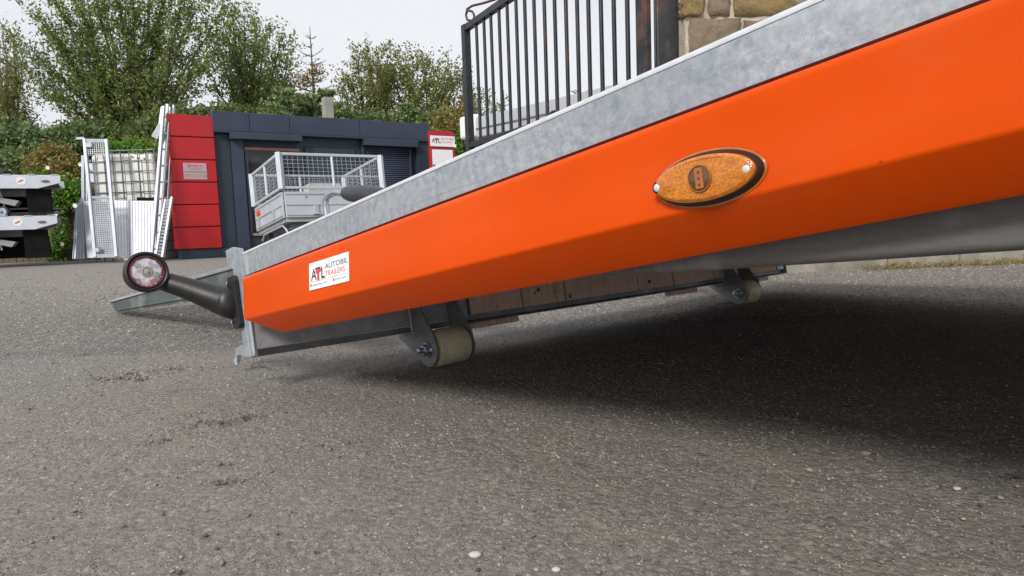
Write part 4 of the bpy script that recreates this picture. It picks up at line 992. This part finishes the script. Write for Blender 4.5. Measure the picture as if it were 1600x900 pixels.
# ---------------------------------------------------------------- two stacked flatbed trailers at the left edge
FT_ROT = R(31)
def flat_trailer(px, Yn, ytop, ylow, xr, label, lower):
    P = PX(px, ylow, Yn); Qr = PX(xr, (ytop+ylow)/2, Yn); T_ = PX(xr-40, ytop, Yn)
    o = thing('flatbed_trailer', label, 'trailer', (Qr.x, Yn, P.z), 'flatbed trailers stacked at the left')
    hgt = T_.z-P.z; ln = 2.6; o.rotation_euler.z = FT_ROT
    prof = [(-ln,0), (-.30,0), (0,hgt*.42), (0,hgt), (-ln,hgt)]
    sr = MB().prism(prof, 1, 0, .05).build('side_rail', M['pale_rail'], o, bevel=.006)
    MB().prism(prof, 1, 1.35, 1.40).build('side_rail', M['white_alu'], o, bevel=.006)
    MB().box((-ln,.051,hgt*.5), (-.06,1.349,hgt*.62)).build('deck', M['galv_dark'], o)
    for q in range(7): MB().box((-.12-q*.3,-.008,hgt), (-.02-q*.3,.03,hgt+.012)).build('rope_cleat', M['white_alu'], sr, bevel=.003)
    MB().lathe([(0,.062),(.003,.060)], (-.50,-.001,hgt*.55), (0,-1,0), 24).build('round_sticker', M['white'], sr)
    MB().prism([(-.545,hgt*.5),(-.53,hgt*.45),(-.47,hgt*.62),(-.485,hgt*.67)], 1, -.007, -.0045).build('sticker_mark', M['ink_red'], sr)
    mm = MB(); oval(mm, [(0,.055,.02),(.012,.052,.018),(.016,.04,.012)], 24)
    e = mm.build('marker_lamp', M['galv_dark'], sr, smooth=40); e.matrix_local = frame((-.20,-.001,hgt*.55), (1,0,0), (0,0,1), (0,-1,0))
    # tail board and struts beneath
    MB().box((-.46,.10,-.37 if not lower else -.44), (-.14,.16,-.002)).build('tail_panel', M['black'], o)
    MB().box((-1.9,.7,-.37 if not lower else -.44), (-.16,.74,-.101)).build('shade_panel', M['black'], o)  # added black sheet, stands in for the shade beneath the bed
    MB().box((-1.9,.4,-.10), (-.5,1.2,-.004)).build('chassis', M['galv_dark'], o)
    v = [(-1.4,.12,-.04),(-.62,.12,-.26),(-.56,.12,-.18),(-1.4,.12,.0)]
    MB().hexa([(a_,b_,c_) for a_,b_,c_ in v]+[(a_,b_+.5,c_) for a_,b_,c_ in v]).build('folded_ramp', M['galv_dull'], o, bevel=.004)
    for sx_ in (-.22,-.75): MB().tube([(sx_,.2,-.30),(sx_-.05,.2,-.002)], .012, 8).build('stay', M['galv'], o, smooth=60)
    wh = MB().lathe([(0,.10),(.01,.22),(.04,.25),(.17,.25),(.20,.22),(.21,.10)], (-1.15,.25,-.16), (0,1,0), 28).build('wheel', M['tyre'], o, smooth=40)
    MB().lathe([(-.012,.02),(-.004,.11),(0,.13),(.01,.13)], (-1.15,.25,-.16), (0,1,0), 24).build('hub', M['galv'], wh, smooth=40)
    return o, hgt
YT = 10.7
flat_trailer(20, YT, 275, 297, 95, 'upper of two stacked pale flatbed trailers at the left edge', False)
flat_trailer(20, YT-.05, 338, 360, 90, 'lower of two stacked pale flatbed trailers at the left edge', True)
o = thing('spare_wheel', 'black wheel lying on the rail of the upper stacked trailer', 'wheel', PX(2,280,YT-.15))
MB().lathe([(-.12,.10),(-.11,.13),(.09,.14),(.12,.12),(.12,.06)], (0,0,0), (.96,-.1,.02), 28).build('tyre', M['tyre'], o, smooth=40)
o = thing('jockey_wheel', 'small jockey wheel with pale hub between the stacked trailers', 'wheel', PX(6,331,YT-.20))
MB().lathe([(-.03,.05),(-.028,.092),(.028,.092),(.03,.05)], (0,0,0), (0,1,0), 28).build('tyre', M['ink_navy'], o, smooth=40)
MB().lathe([(-.034,.02),(-.032,.062),(.0,.065)], (0,0,0), (0,1,0), 24).build('hub', M['pale_galv'], o, smooth=40)
MB().tube([(0,-.05,0),(-.35,-.05,.12)], .02, 8).build('stem', M['pale_galv'], o, smooth=60)
for k in range(3):
    o = MB().box((0,0,0),(.55,.5,.025)).build('steel_plank', M['galv_dull'], None, bevel=.003); o.location = PX(12, 331+k*7-3, YT+.1)
    tag(o, ['top', 'middle', 'bottom'][k]+' grey steel plank stored between the stacked trailers', 'plank', 'steel planks between the stacked trailers')

# ---------------------------------------------------------------- plank fence, bank behind it
FY = 12.9
fn = thing('plank_fence', 'dark weathered timber plank fence overgrown with ivy', 'fence', (-11, FY, 0))
fz = PX(100,288,FY).z; me_p = MB().box((0,0,0), (.118,.022,fz)).mesh('plank', M['fence'], .003)
for i in range(58):
    o = link_mesh('plank', me_p, fn, Matrix.Translation((i*.125, random.uniform(-.006,.006), random.uniform(-.03,.01))) @ Matrix.Rotation(R(random.uniform(-.5,.5)),4,'Y'))
for z in (.35, fz-.25): MB().box((0,.03,z), (58*.125,.07,z+.09)).build('fence_rail', M['fence'], fn)
def hill():
    xs = np.linspace(-40, 60, 90); ys = np.concatenate([np.linspace(13.3, 22, 30), np.linspace(24, 90, 14)])
    X, Y = np.meshgrid(xs, ys); t = np.clip((Y-13.3)/6, 0, 1); t = t*t*(3-2*t)
    right = np.clip((6-X)/6, .15, 1)
    Z = -.05 + t*(1.75*right) + (vnoise(X,Y,.6,6)-.5)*.5*t + (vnoise(X,Y,2.2,7)-.5)*.25*t
    n = X.size; idx = np.arange(n).reshape(X.shape)
    q = np.stack([idx[:-1,:-1], idx[:-1,1:], idx[1:,1:], idx[1:,:-1]], -1).reshape(-1,4)
    o = link_mesh('hill', mesh_np('hill', np.stack([X,Y,Z],-1).reshape(-1,3), q, M['earth'], True)); o['kind'] = 'structure'
hill()

# ---------------------------------------------------------------- foliage
def leaf_cloud(C, U, size, aspect=.5, up=0.35, rng=None):
    """C: centres, U: preferred leaf directions; returns verts and quads"""
    N = len(C); rng = rng or np.random.default_rng(1)
    d = U*up*2 + rng.normal(0,1,(N,3)); d /= np.linalg.norm(d,axis=1)[:,None]
    r = rng.normal(0,1,(N,3)); s = np.cross(d, r); s /= np.linalg.norm(s,axis=1)[:,None]+1e-9
    L = size*(.6+.8*rng.random(N))[:,None]
    a = C - d*L*.5; b = C + d*L*.5; w = s*L*aspect*.5
    V = np.stack([a, C+w, b, C-w], 1)
    return V.reshape(-1,3), (np.arange(N)*4)[:,None]+np.arange(4)[None]
def unit(v): return v/(np.linalg.norm(v,axis=-1,keepdims=True)+1e-9)
def lob(px, py, Y, rx, rz, ry=None):
    """ellipsoid round a pixel: radii in photo pixels"""
    c = PX(px, py, Y); k = Y/F_PX; return (c.x, c.y, c.z, rx*k, (ry or min(rx,rz))*k, rz*k)
G = 'broadleaf trees behind the yard'
def fan_tree(name, bpx, Y, zb, tips, label, mat, seed, sprays=24, lpt=44, lsize=.10, depth=1.3, trunk_r=.15, sl=.95, spread=.07, t0=.22, group=G):
    """stems fan out from the base to the given crown points; leafy sprays sweep up along every stem"""
    rng = np.random.default_rng(seed); b = PX(bpx, 230, Y); base = np.array([b.x, Y, zb]); o = thing(name, label, 'tree', base, group)
    m = MB(); Ps = []; Us = []
    m.tube([(0,0,-.4), (.02,0,.5), (0,.02,1.0)], [trunk_r*1.4, trunk_r*1.1, trunk_r], 9)
    for k, (x, y) in enumerate(tips):
        tp = np.array(PX(x, y, Y+rng.uniform(-depth, depth))) - base
        s0 = np.array([0,0,rng.uniform(.1,1.0)]); cc = s0 + np.array([tp[0]*.30, tp[1]*.3, (tp[2]-s0[2])*.55]) + rng.normal(0,.12,3)
        n = 9; tt = np.linspace(0,1,n)[:,None]; bz = (1-tt)**2*s0 + 2*(1-tt)*tt*cc + tt**2*tp
        bz[1:-1] += rng.normal(0,.04,(n-2,3)); H = np.linalg.norm(tp)
        m.tube([Vector(q) for q in bz], [trunk_r*.55*(1-t)**.9+.008 for t in np.linspace(0,1,n)], 6)
        for j in range(sprays):
            t = t0+(1-t0)*((j+rng.random())/sprays)**.8; i0 = min(n-2, int(t*(n-1))); fr = t*(n-1)-i0
            q = bz[i0]*(1-fr)+bz[i0+1]*fr; tan = unit(bz[i0+1]-bz[i0]); r = rng.normal(0,1,3); r[2] *= .5
            L_ = sl*(.45+.75*rng.random())*(1.25-.55*t); d = unit(tan*.9+r*.52+np.array([0,0,.25]))
            e = q + d*L_; bend = q + d*L_*.5 + rng.normal(0,.04,3)
            m.tube([Vector(q), Vector(bend), Vector(e)], [.020*(1.2-t), .012*(1.2-t), .004], 4, caps=False)
            nl = int(lpt*L_/sl*(.6+.7*rng.random())); u = rng.random(nl)[:,None]**.8
            for sub in range(3):                        # small twigs carry the leaves
                d2 = unit(d+rng.normal(0,.33,3)); q2 = q+d*L_*(.15+.28*sub); l2 = L_*.62; u = rng.random(nl//3+1)[:,None]
                Ps.append(q2+d2*l2*u+rng.normal(0,spread,(len(u),3))); Us.append(np.repeat(d2[None], len(u), 0))
    V, Fc = leaf_cloud(np.concatenate(Ps), np.concatenate(Us), lsize, .5, .4, rng)
    link_mesh('crown', mesh_np('crown', V, Fc, mat), o); m.build('trunk', M['bark'], o, smooth=60); return o
fan_tree('willow_tree', 212, 21, 1.2, [(42,70),(52,20),(75,-10),(105,-35),(140,-60),(175,-75),(205,-85),(240,-75),(270,-60),(300,-40),(325,-15),(340,30),(55,120),(345,75),(120,15),(160,0),(195,5),(228,10),(262,15),(295,25),(85,60),(100,100),(318,110),(75,150),(140,60),(250,60)],
    'biggest willow with many fanning stems behind the caged tank', M['leaf_willow'], 11, sprays=36, lpt=56, sl=1.05)
fan_tree('willow_tree', 392, 23, 1.2, [(345,20),(362,8),(382,22),(398,32),(418,50),(438,68),(452,95),(456,128),(338,65),(372,55),(405,75),(430,105),(360,110),(335,120),(445,155)],
    'round topped willow behind the left half of the office roof', M['leaf_willow'], 12, sprays=30, lpt=52)
fan_tree('willow_tree', 22, 24, 1.2, [(-15,70),(3,60),(20,66),(-32,85),(34,110),(28,90),(46,160),(8,120),(-10,140)],
    'narrow willow at the left edge of the photo', M['leaf_olive'], 13, sprays=26, lpt=46, sl=.9)
fan_tree('willow_tree', 585, 27, 1.0, [(556,86),(572,80),(590,84),(606,92),(546,118),(616,112),(534,140),(575,110),(598,120)],
    'olive green tree with a flat top standing right of the flue', M['leaf_olive'], 14, sprays=32, lpt=54, sl=.95, lsize=.115)
fan_tree('willow_tree', 662, 28, 1.0, [(612,112),(628,99),(645,95),(662,97),(680,103),(700,113),(717,124),(600,142),(728,145),(640,130),(672,130),(700,140)],
    'wide olive tree above the right end of the office', M['leaf_olive'], 15, sprays=32, lpt=54, sl=1., lsize=.115)
fan_tree('willow_tree', 750, 27, .8, [(738,140),(752,150),(765,152),(776,168),(732,165),(786,185)],
    'tree seen through the left bars of the gate', M['leaf_willow'], 16, sprays=18, lpt=40, sl=.7, lsize=.11)
# conifers
def spruce(base, height, rad, label, seed, bare=0., mat=None, dens=1., group='conifers behind the office', name='spruce_tree'):
    rng = np.random.default_rng(seed); o = thing(name, label, 'tree', base, group); m = MB()
    m.tube([(0,0,-.3),(0,0,height*.5),(0,0,height)], [rad*.05+.04,.05,.008], 6)
    nw = int(height/.24); Cs = []; Us = []
    for i in range(nw):
        t = i/nw; z = height*(.04+.94*t); r = rad*(1-t)**.62*(.8+.4*rng.random()); k = 7 if t < .8 else 5
        for j in range(k):
            a = rng.random()*6.28; L = max(.18, r*(.7+.5*rng.random())); up = .10+.45*t
            d = np.array([math.cos(a), math.sin(a), up]); d /= np.linalg.norm(d)
            tip = Vector(d*L)+Vector((0,0,z)); mid = Vector((0,0,z)).lerp(tip,.55)-Vector((0,0,L*.06))
            m.tube([(0,0,z), mid, tip], [.016*(1.2-t),.010,.004], 4, caps=False)
            for s in range(3):
                q = .3+.25*s+.1*rng.random(); b0 = Vector((0,0,z)).lerp(tip, q); sd = Vector((-d[1],d[0],.15))*(1 if s%2 else -1)*L*.28+Vector(d*L*.15)
                m.tube([b0, b0+sd], [.006,.002], 3, caps=False)
                if t < 1-bare:
                    n = int(40*dens); tt = rng.random(n); Cs.append(np.array(b0)+np.outer(tt, np.array(sd))+rng.normal(0,.035,(n,3))-np.array([0,0,.03])); Us.append(np.repeat([np.array(sd)/sd.length], n, 0))
            if t < 1-bare:
                n = int(120*dens*max(.3,L)); tt = rng.random(n)**.7; Cs.append(np.array([0,0,z])+np.outer(tt, d*L)+rng.normal(0,.05,(n,3))-np.array([0,0,.04])); Us.append(np.repeat([d], n, 0))
    V, Fc = leaf_cloud(np.concatenate(Cs), np.concatenate(Us), .13, .34, .8, rng)
    link_mesh('crown', mesh_np('crown', V, Fc, mat or M['leaf_spruce']), o)
    m.build('trunk', M['deadwood'], o)
    return o
def sp(px, pyt, Y, zb, rpx, label, seed, **kw):
    b = PX(px, pyt, Y); return spruce((b.x, Y, zb), b.z-zb, rpx*Y/F_PX, label, seed, **kw)
sp(484, 42, 19, 1.2, 62, 'spruce with a bare dead top rising above the office roof', 21, bare=.40)
sp(520, 150, 18.5, 1.2, 40, 'bushy spruce beside the flue', 22, bare=.05)
sp(440, 128, 18, 1.2, 62, 'pale green bushy spruce left of the bare topped one', 23, bare=.06)
sp(632, 152, 20, 1.2, 52, 'young spruce above the shutter end of the office', 24, bare=.05)
sp(722, 105, 22, 1.0, 42, 'thin spruce with a sharp tip left of the gate', 25, bare=.35)
sp(787, 140, 22, .8, 26, 'small sparse spruce seen through the gate', 26, bare=.2)
sp(906, 123, 12.5, .6, 24, 'sprig topped spruce showing above the white bed behind the gate', 27, bare=.15)
def cloudy(name, label, cat, lobes, mat, n, size, seed, up=.2, stuff=False, base=None, stems=6):
    rng = np.random.default_rng(seed); l = np.array(lobes); vol = (l[:,3]*l[:,4]*l[:,5])**.75
    pk = rng.choice(len(l), n//12, p=vol/vol.sum()); g = unit(rng.normal(0,1,(len(pk),3))); rr = (.45+.55*rng.random(len(pk))**.6)[:,None]
    c = l[pk,:3]+g*rr*l[pk,3:]; P = (c[:,None,:]+rng.normal(0,size*1.1,(len(pk),12,3))).reshape(-1,3)
    V, Fc = leaf_cloud(P, np.repeat(g,12,0), size, .6, up, rng); b = np.array(base if base else (l[:,0].mean(), l[:,1].mean(), max(0, (l[:,2]-l[:,5]).min())))
    if stuff:
        o = link_mesh(name, mesh_np(name, V-b, Fc, mat)); o.location = b; return tag(o, label, cat, kind='stuff')
    o = thing(name, label, cat, b); link_mesh('foliage', mesh_np('foliage', V-b, Fc, mat), o)
    m = MB()
    for k in range(stems):
        t = Vector(c[rng.integers(len(c))]-b); m.tube([(rng.normal(0,.1),rng.normal(0,.1),-.15), t*.5+Vector((0,0,.1)), t], [.03,.02,.008], 5, caps=False)
    m.build('stem', M['bark'], o); return o
cloudy('cypress_hedge', 'dark feathery cypress hedge at the left behind the stacked trailers', 'hedge', [lob(20,225,17,45,26), lob(70,226,17,45,20), lob(-40,230,17,50,35), lob(110,218,17.5,35,20), lob(40,250,16.5,60,14)], M['leaf_cypress'], 17000, .10, 31, .5)
cloudy('dark_shrub', 'dark green shrub mass behind the top of the mesh ramp', 'shrub', [lob(150,222,18,50,20), lob(200,226,18,45,16), lob(245,208,18,24,26), lob(300,192,19,60,18), lob(110,225,17.5,30,20)], M['leaf_dark'], 13000, .12, 32)
cloudy('dark_shrub', 'dark green shrub mass behind the middle of the office roof', 'shrub', [lob(360,192,19,50,20), lob(430,192,19,50,18), lob(500,196,19.5,50,18), lob(560,198,20,50,16), lob(610,202,20,40,16), lob(690,205,20,40,28)], M['leaf_dark'], 17000, .12, 33)
cloudy('rusty_shrub', 'rust and yellow green shrub on the bank above the fence', 'shrub', [lob(85,250,14.6,30,20), lob(105,270,14.4,25,18), lob(60,255,14.8,18,14), lob(55,268,14.4,14,8)], M['leaf_brown'], 7000, .07, 34)
cloudy('rusty_shrub', 'yellowing shrub just left of the red cabinet above the tank', 'shrub', [lob(215,235,14.5,26,12), lob(240,240,14.5,16,14)], M['leaf_brown'], 3000, .07, 35)
cloudy('green_shrub', 'bright green bush between the sign board and the gate', 'shrub', [lob(724,237,14.5,11,16), lob(728,215,14.5,11,14), lob(716,250,14.5,10,12), lob(745,225,14.5,14,20)], M['leaf_ivy'], 5000, .065, 36)
cloudy('brown_shrub', 'brownish shrub rising behind the sign board', 'shrub', [lob(700,195,16,22,22), lob(715,205,15.5,16,20), lob(730,185,16,14,26)], M['leaf_brown'], 4500, .08, 37)
cloudy('dying_needles', 'patch of brown dying foliage on the bare topped spruce', 'foliage', [lob(482,122,18.9,16,10), lob(500,112,18.8,8,8), lob(478,132,18.8,14,8)], M['leaf_rust'], 420, .08, 38, stuff=True)
# ivy on the fence and over the tank
cloudy('ivy', 'bright green ivy hanging over the plank fence', 'ivy', [lob(85,297,12.7,40,14,6), lob(60,285,12.7,22,10,6), lob(108,298,12.7,22,11,5), lob(90,325,12.75,9,16,3), lob(92,352,12.75,5,9,3), lob(96,376,12.75,9,11,3), lob(114,312,12.7,12,8,4), lob(84,395,12.7,12,8,3), lob(30,300,12.7,40,14,5)], M['leaf_ivy'], 7000, .07, 39, stuff=True)
cloudy('ivy', 'bright green ivy draped over the caged tank', 'ivy', [lob(205,235,11.9,34,9,9), lob(232,240,11.8,12,11,8), lob(180,240,11.9,14,9,8), lob(215,232,11.9,16,6,6)], M['leaf_ivy'], 4200, .06, 40, stuff=True)
rng = random.Random(4)
fl = MB()
for x, y, Y in ((75,262,12.5), (126,257,12.4), (88,334,12.5), (98,381,12.5), (118,321,10.9)):
    p = PX(x, y, Y)
    for k in range(6):
        a = k*math.pi/3; u = Vector((math.cos(a), 0, math.sin(a)))*.028; w_ = Vector((-math.sin(a), 0, math.cos(a)))*.016
        fl.add([p, p+u+w_+Vector((0,-.02,0)), p+u*1.5+Vector((0,-.01,0)), p+u-w_+Vector((0,-.02,0))], [(0,1,2,3)])
o = fl.build('bindweed_flowers', M['flower']); tag(o, 'white bindweed flowers dotted over the ivy', 'flowers', kind='stuff')

# ---------------------------------------------------------------- gate, post, stone wall at the right
gl = PX(736,200,7.2); gr = PX(1008,60,4.62)
gd = Vector((gr.x-gl.x, gr.y-gl.y, 0)); GL = gd.length; gd.normalize(); gnm = Vector((gd.y,-gd.x,0))
GM = frame((gl.x, gl.y, 0), gd, -gnm, (0,0,1)); GI = GM.inverted()
def gpx(x, y, d=0.):
    o = GI @ CAM; v = GI.to_3x3() @ ray(x, y); p = o+v*((-d-o.y)/v.y); return p.x, p.z
gt = thing('iron_gate', 'open black iron gate with thin vertical bars and a scroll on top', 'gate', mw=GM)
ztop = gpx(736,36)[1]; zmid = gpx(745,224)[1]; x_r = gpx(997,60)[0]; x_r2 = gpx(1016,60)[0]
print('gate', ztop, zmid, GL, x_r, x_r2, gpx(817,0), gpx(844,192))
xl0 = gpx(727,100)[0]; xl1 = gpx(740,100)[0]
ztop_r = ztop+.02
MB().box((xl0,-.035,.06), (xl0+.085,.035,ztop+.02)).build('stile', M['gate'], gt, bevel=.004)
MB().box((x_r,-.020,.06), (x_r2-.012,.020,ztop+.3)).build('stile', M['rust'], gt, bevel=.004)
MB().box((xl0+.086,-.030,ztop-.05), (x_r-.001,.030,ztop+.015)).build('top_rail', M['gate'], gt, bevel=.004)
MB().box((xl0+.086,-.028,zmid-.03), (x_r-.001,.028,zmid+.025)).build('middle_rail', M['gate'], gt, bevel=.004)
MB().box((xl0+.086,-.028,.10), (x_r-.001,.028,.16)).build('bottom_rail', M['gate'], gt, bevel=.004)
bx = [745,757,768,781,794,808,821.5,836,852,868,885.5,903,920.5,940,960,981]
for x in bx:
    u = gpx(x, 60)[0]
    MB().tube([(u,0,.161),(u,0,zmid-.031)], .0165, 10).build('bar', M['gate'], gt, smooth=60)
    MB().tube([(u,0,zmid+.026),(u,0,ztop-.051)], .0165, 10).build('bar', M['gate'], gt, smooth=60)
sc_pts = [gpx(x,y) for x,y in ((740,33),(741,24),(738,18),(731,16),(728,23),(730,31),(734,32))]
s2 = [gpx(x,y) for x,y in ((728,24),(730,14),(738,9),(755,5),(780,-3),(800,-10),(830,-26))]
MB().tube([(u,0,z) for u,z in sc_pts], .012, 8).build('scroll', M['scroll'], gt, smooth=60)
MB().tube([(u,0,z) for u,z in s2], .012, 8).build('scroll', M['scroll'], gt, smooth=60)
MB().lathe([(0,.02),(.1,.018),(.13,.005)], (gpx(860,60)[0],-.05,zmid+.02), (1,0,.3), 10).build('drop_bolt', M['gate'], gt, smooth=50)
# gate post
pL = PX(1025,60,4.62); pR = PX(1061,60,4.62); pw = pR.x-pL.x
gp = thing('gate_post', 'thick black steel gate post with rust patches beside the stone pillar', 'post', ((pL.x+pR.x)/2, 4.62, 0))
MB().box((-pw/2,-pw*.1,0), (pw/2*.98,pw*.5,2.75)).build('post_shaft', M['rust'], gp, bevel=.012)
MB().box((-pw/2-.03,-pw*.1-.02,-.0), (pw/2+.0,pw*.5+.02,.03)).build('base_flange', M['rust'], gp, bevel=.004)
for z in (.5, 2.2): MB().tube([(-pw/2-.005,.02,z),(-pw/2-.005,.02,z+.14)], .022, 10).build('hinge', M['rust'], gp, smooth=60)
# stone wall: pillar and wall running right
WX0 = PX(1060,80,4.5).x; WY = 4.50
we = Vector((3.4359784-1.87441201, 4.53236493-4.39412027, 0)).normalized()
w0 = Vector((WX0, WY, 0)); wo = GP(1600,413)
WM = frame(w0, we, Vector((-we.y, we.x, 0)), (0,0,1))
sw = thing('stone_wall', 'rubble sandstone wall and pillar standing right of the gate', 'wall', mw=WM)
WH = 2.6; WLN = 5.2
MB().box((.04,-.026,0), (WLN,.42,WH-.05)).build('mortar_core', M['mortar'], sw, bevel=.01)
srng = random.Random(11)
def stone_mesh(w_, h_, d_, seed):
    rr = random.Random(seed); bm = bmesh.new(); bmesh.ops.create_cube(bm, size=1)
    bmesh.ops.subdivide_edges(bm, edges=bm.edges[:], cuts=3, use_grid_fill=True)
    for v in bm.verts:
        c = v.co.copy(); n_ = c.normalized(); mlen = max(abs(c.x),abs(c.y),abs(c.z))*2
        sph = n_*.62; v.co = c.lerp(sph, .20+.1*math.sin(c.x*7+seed)); v.co.x *= w_*1.04; v.co.y *= d_; v.co.z *= h_*1.04
        v.co += Vector((rr.uniform(-1,1),rr.uniform(-1,1),rr.uniform(-1,1)))*.013
    me = bpy.data.meshes.new('stone'); bm.to_mesh(me); bm.free(); me.materials.append(M['stone']); me.shade_smooth(); return me
# courses of uneven stones; the first ones follow the photograph
z = .16; ci = 0
courses = []
while z < WH-.1:
    h_ = srng.choice([.18,.24,.30,.34]); courses.append((z, min(h_, WH-z))); z += h_
var = [stone_mesh(1,1,1,s) for s in range(1)]
def put_stone(x, z, w_, h_):
    me = stone_mesh(w_-.030, h_-.028, .16, srng.randint(0,9999))
    link_mesh('stone', me, sw, Matrix.Translation((x+w_/2, .035+srng.uniform(-.014,.010), z+h_/2)) @ Matrix.Rotation(R(srng.uniform(-5,5)),4,'Y'))
for ci, (z, h_) in enumerate(courses):
    x = .02 if ci % 2 else .05
    while x < WLN:
        w_ = srng.uniform(.13,.46)
        if h_ > .22 and srng.random() < .45:
            k = srng.uniform(.35,.65); put_stone(x, z, w_*.98, h_*k); put_stone(x, z+h_*k, w_*1.0, h_*(1-k))
        else: put_stone(x, z, w_, h_)
        x += w_
for z, h_ in courses:
    link_mesh('stone', stone_mesh(.14, h_-.03, .30, int(z*1000)), sw, Matrix.Translation((.10, .26, z+h_/2)))
x = 0
while x < WLN:
    w_ = srng.uniform(.5,.9)
    MB().box((x+.004,-.10,-.02), (x+w_-.004,.03,.155)).build('plinth_stone', M['plinth'], sw, bevel=.012); x += w_
# coping
x = -.03
while x < WLN:
    MB().box((x,-.06,WH-.04), (x+.58,.48,WH+.07)).build('coping_stone', M['plinth'], sw, bevel=.02); x += .59
# dry grass at its foot
rg = np.random.default_rng(8); n = 2600; u = 1.2+rg.random(n)*3.6; dpt = -.10-np.abs(rg.normal(0,.05,n))
C3 = np.array(w0)[None]+np.outer(u, np.array(we))+np.outer(dpt, np.array([-we.y,we.x,0])); C3[:,2] = .01+np.abs(rg.normal(0,.014,n))
V, Fc = leaf_cloud(C3, np.repeat([[0,0,.6]],n,0), .045, .12, .3, rg)
o = link_mesh('dry_grass', mesh_np('dry_grass', V, Fc, M['grass'])); tag(o, 'straw coloured dry grass along the foot of the stone wall', 'grass', kind='stuff')

# ---------------------------------------------------------------- pale raised trailer bed behind the gate
a = PX(745,183,9.2); b = PX(1000,122,6.9)
rx = (b-a); RL = rx.length; rx.normalize(); ry = Vector((0,0,1)).cross(rx).normalized(); rzv = rx.cross(ry)
RM = frame(a, rx, ry, rzv)
rt = thing('raised_bed_trailer', 'pale trailer bed standing tilted behind the gate', 'trailer', mw=RM)
for y0 in (0, 1.7):
    MB().box((-.02,y0,-.26), (RL+1.5,y0+.05,0)).build('side_rail', M['white_alu'], rt, bevel=.006)
    MB().box((-.02,y0-.012,-.165), (RL+1.5,y0-.001,-.145)).build('rub_strip', M['galv_dark'], rt, bevel=.002)
    MB().box((-.02,y0-.006,-.275), (RL+1.5,y0+.04,-.262)).build('lower_lip', M['galv_dark'], rt, bevel=.002)
MB().box((0,.051,-.20), (RL+1.5,1.699,-.17)).build('deck', M['galv'], rt)
MB().box((-.40,-.03,-.26), (-.03,.12,.05)).build('end_block', M['white'], rt, bevel=.04, bseg=3)
MB().tube([(-.14,.05,.06),(-.14,.05,.12),(-.20,.05,.15)], .014, 8).build('end_hook', M['rust'], rt, smooth=50)
for x in (-.26, RL*.5, RL+1.2):
    p = RM @ Vector((x, .12, -.27)); g = RM.inverted() @ Vector((p.x+ (.10 if x < 0 else 0), p.y, .0))
    MB().hexa([Vector((g.x-.05,.06,g.z)),Vector((g.x+.05,.06,g.z)),Vector((g.x+.05,.14,g.z)),Vector((g.x-.05,.14,g.z)),Vector((x-.05,.06,-.262)),Vector((x+.05,.06,-.262)),Vector((x+.05,.14,-.262)),Vector((x-.05,.14,-.262))]).build('leg', M['white_alu'], rt)
wc = RM.inverted() @ Vector(((RM @ Vector((RL*.75,.3,0))).x, (RM @ Vector((RL*.75,.3,0))).y, .33))
wh = MB().lathe([(0,.14),(.01,.30),(.04,.33),(.16,.33),(.19,.30),(.20,.14)], wc, (0,1,0), 28).build('wheel', M['tyre'], rt, smooth=40)
print('tris', sum(len(o.data.polygons) for o in sc.objects if o.type=='MESH'), 'objs', len(sc.objects))
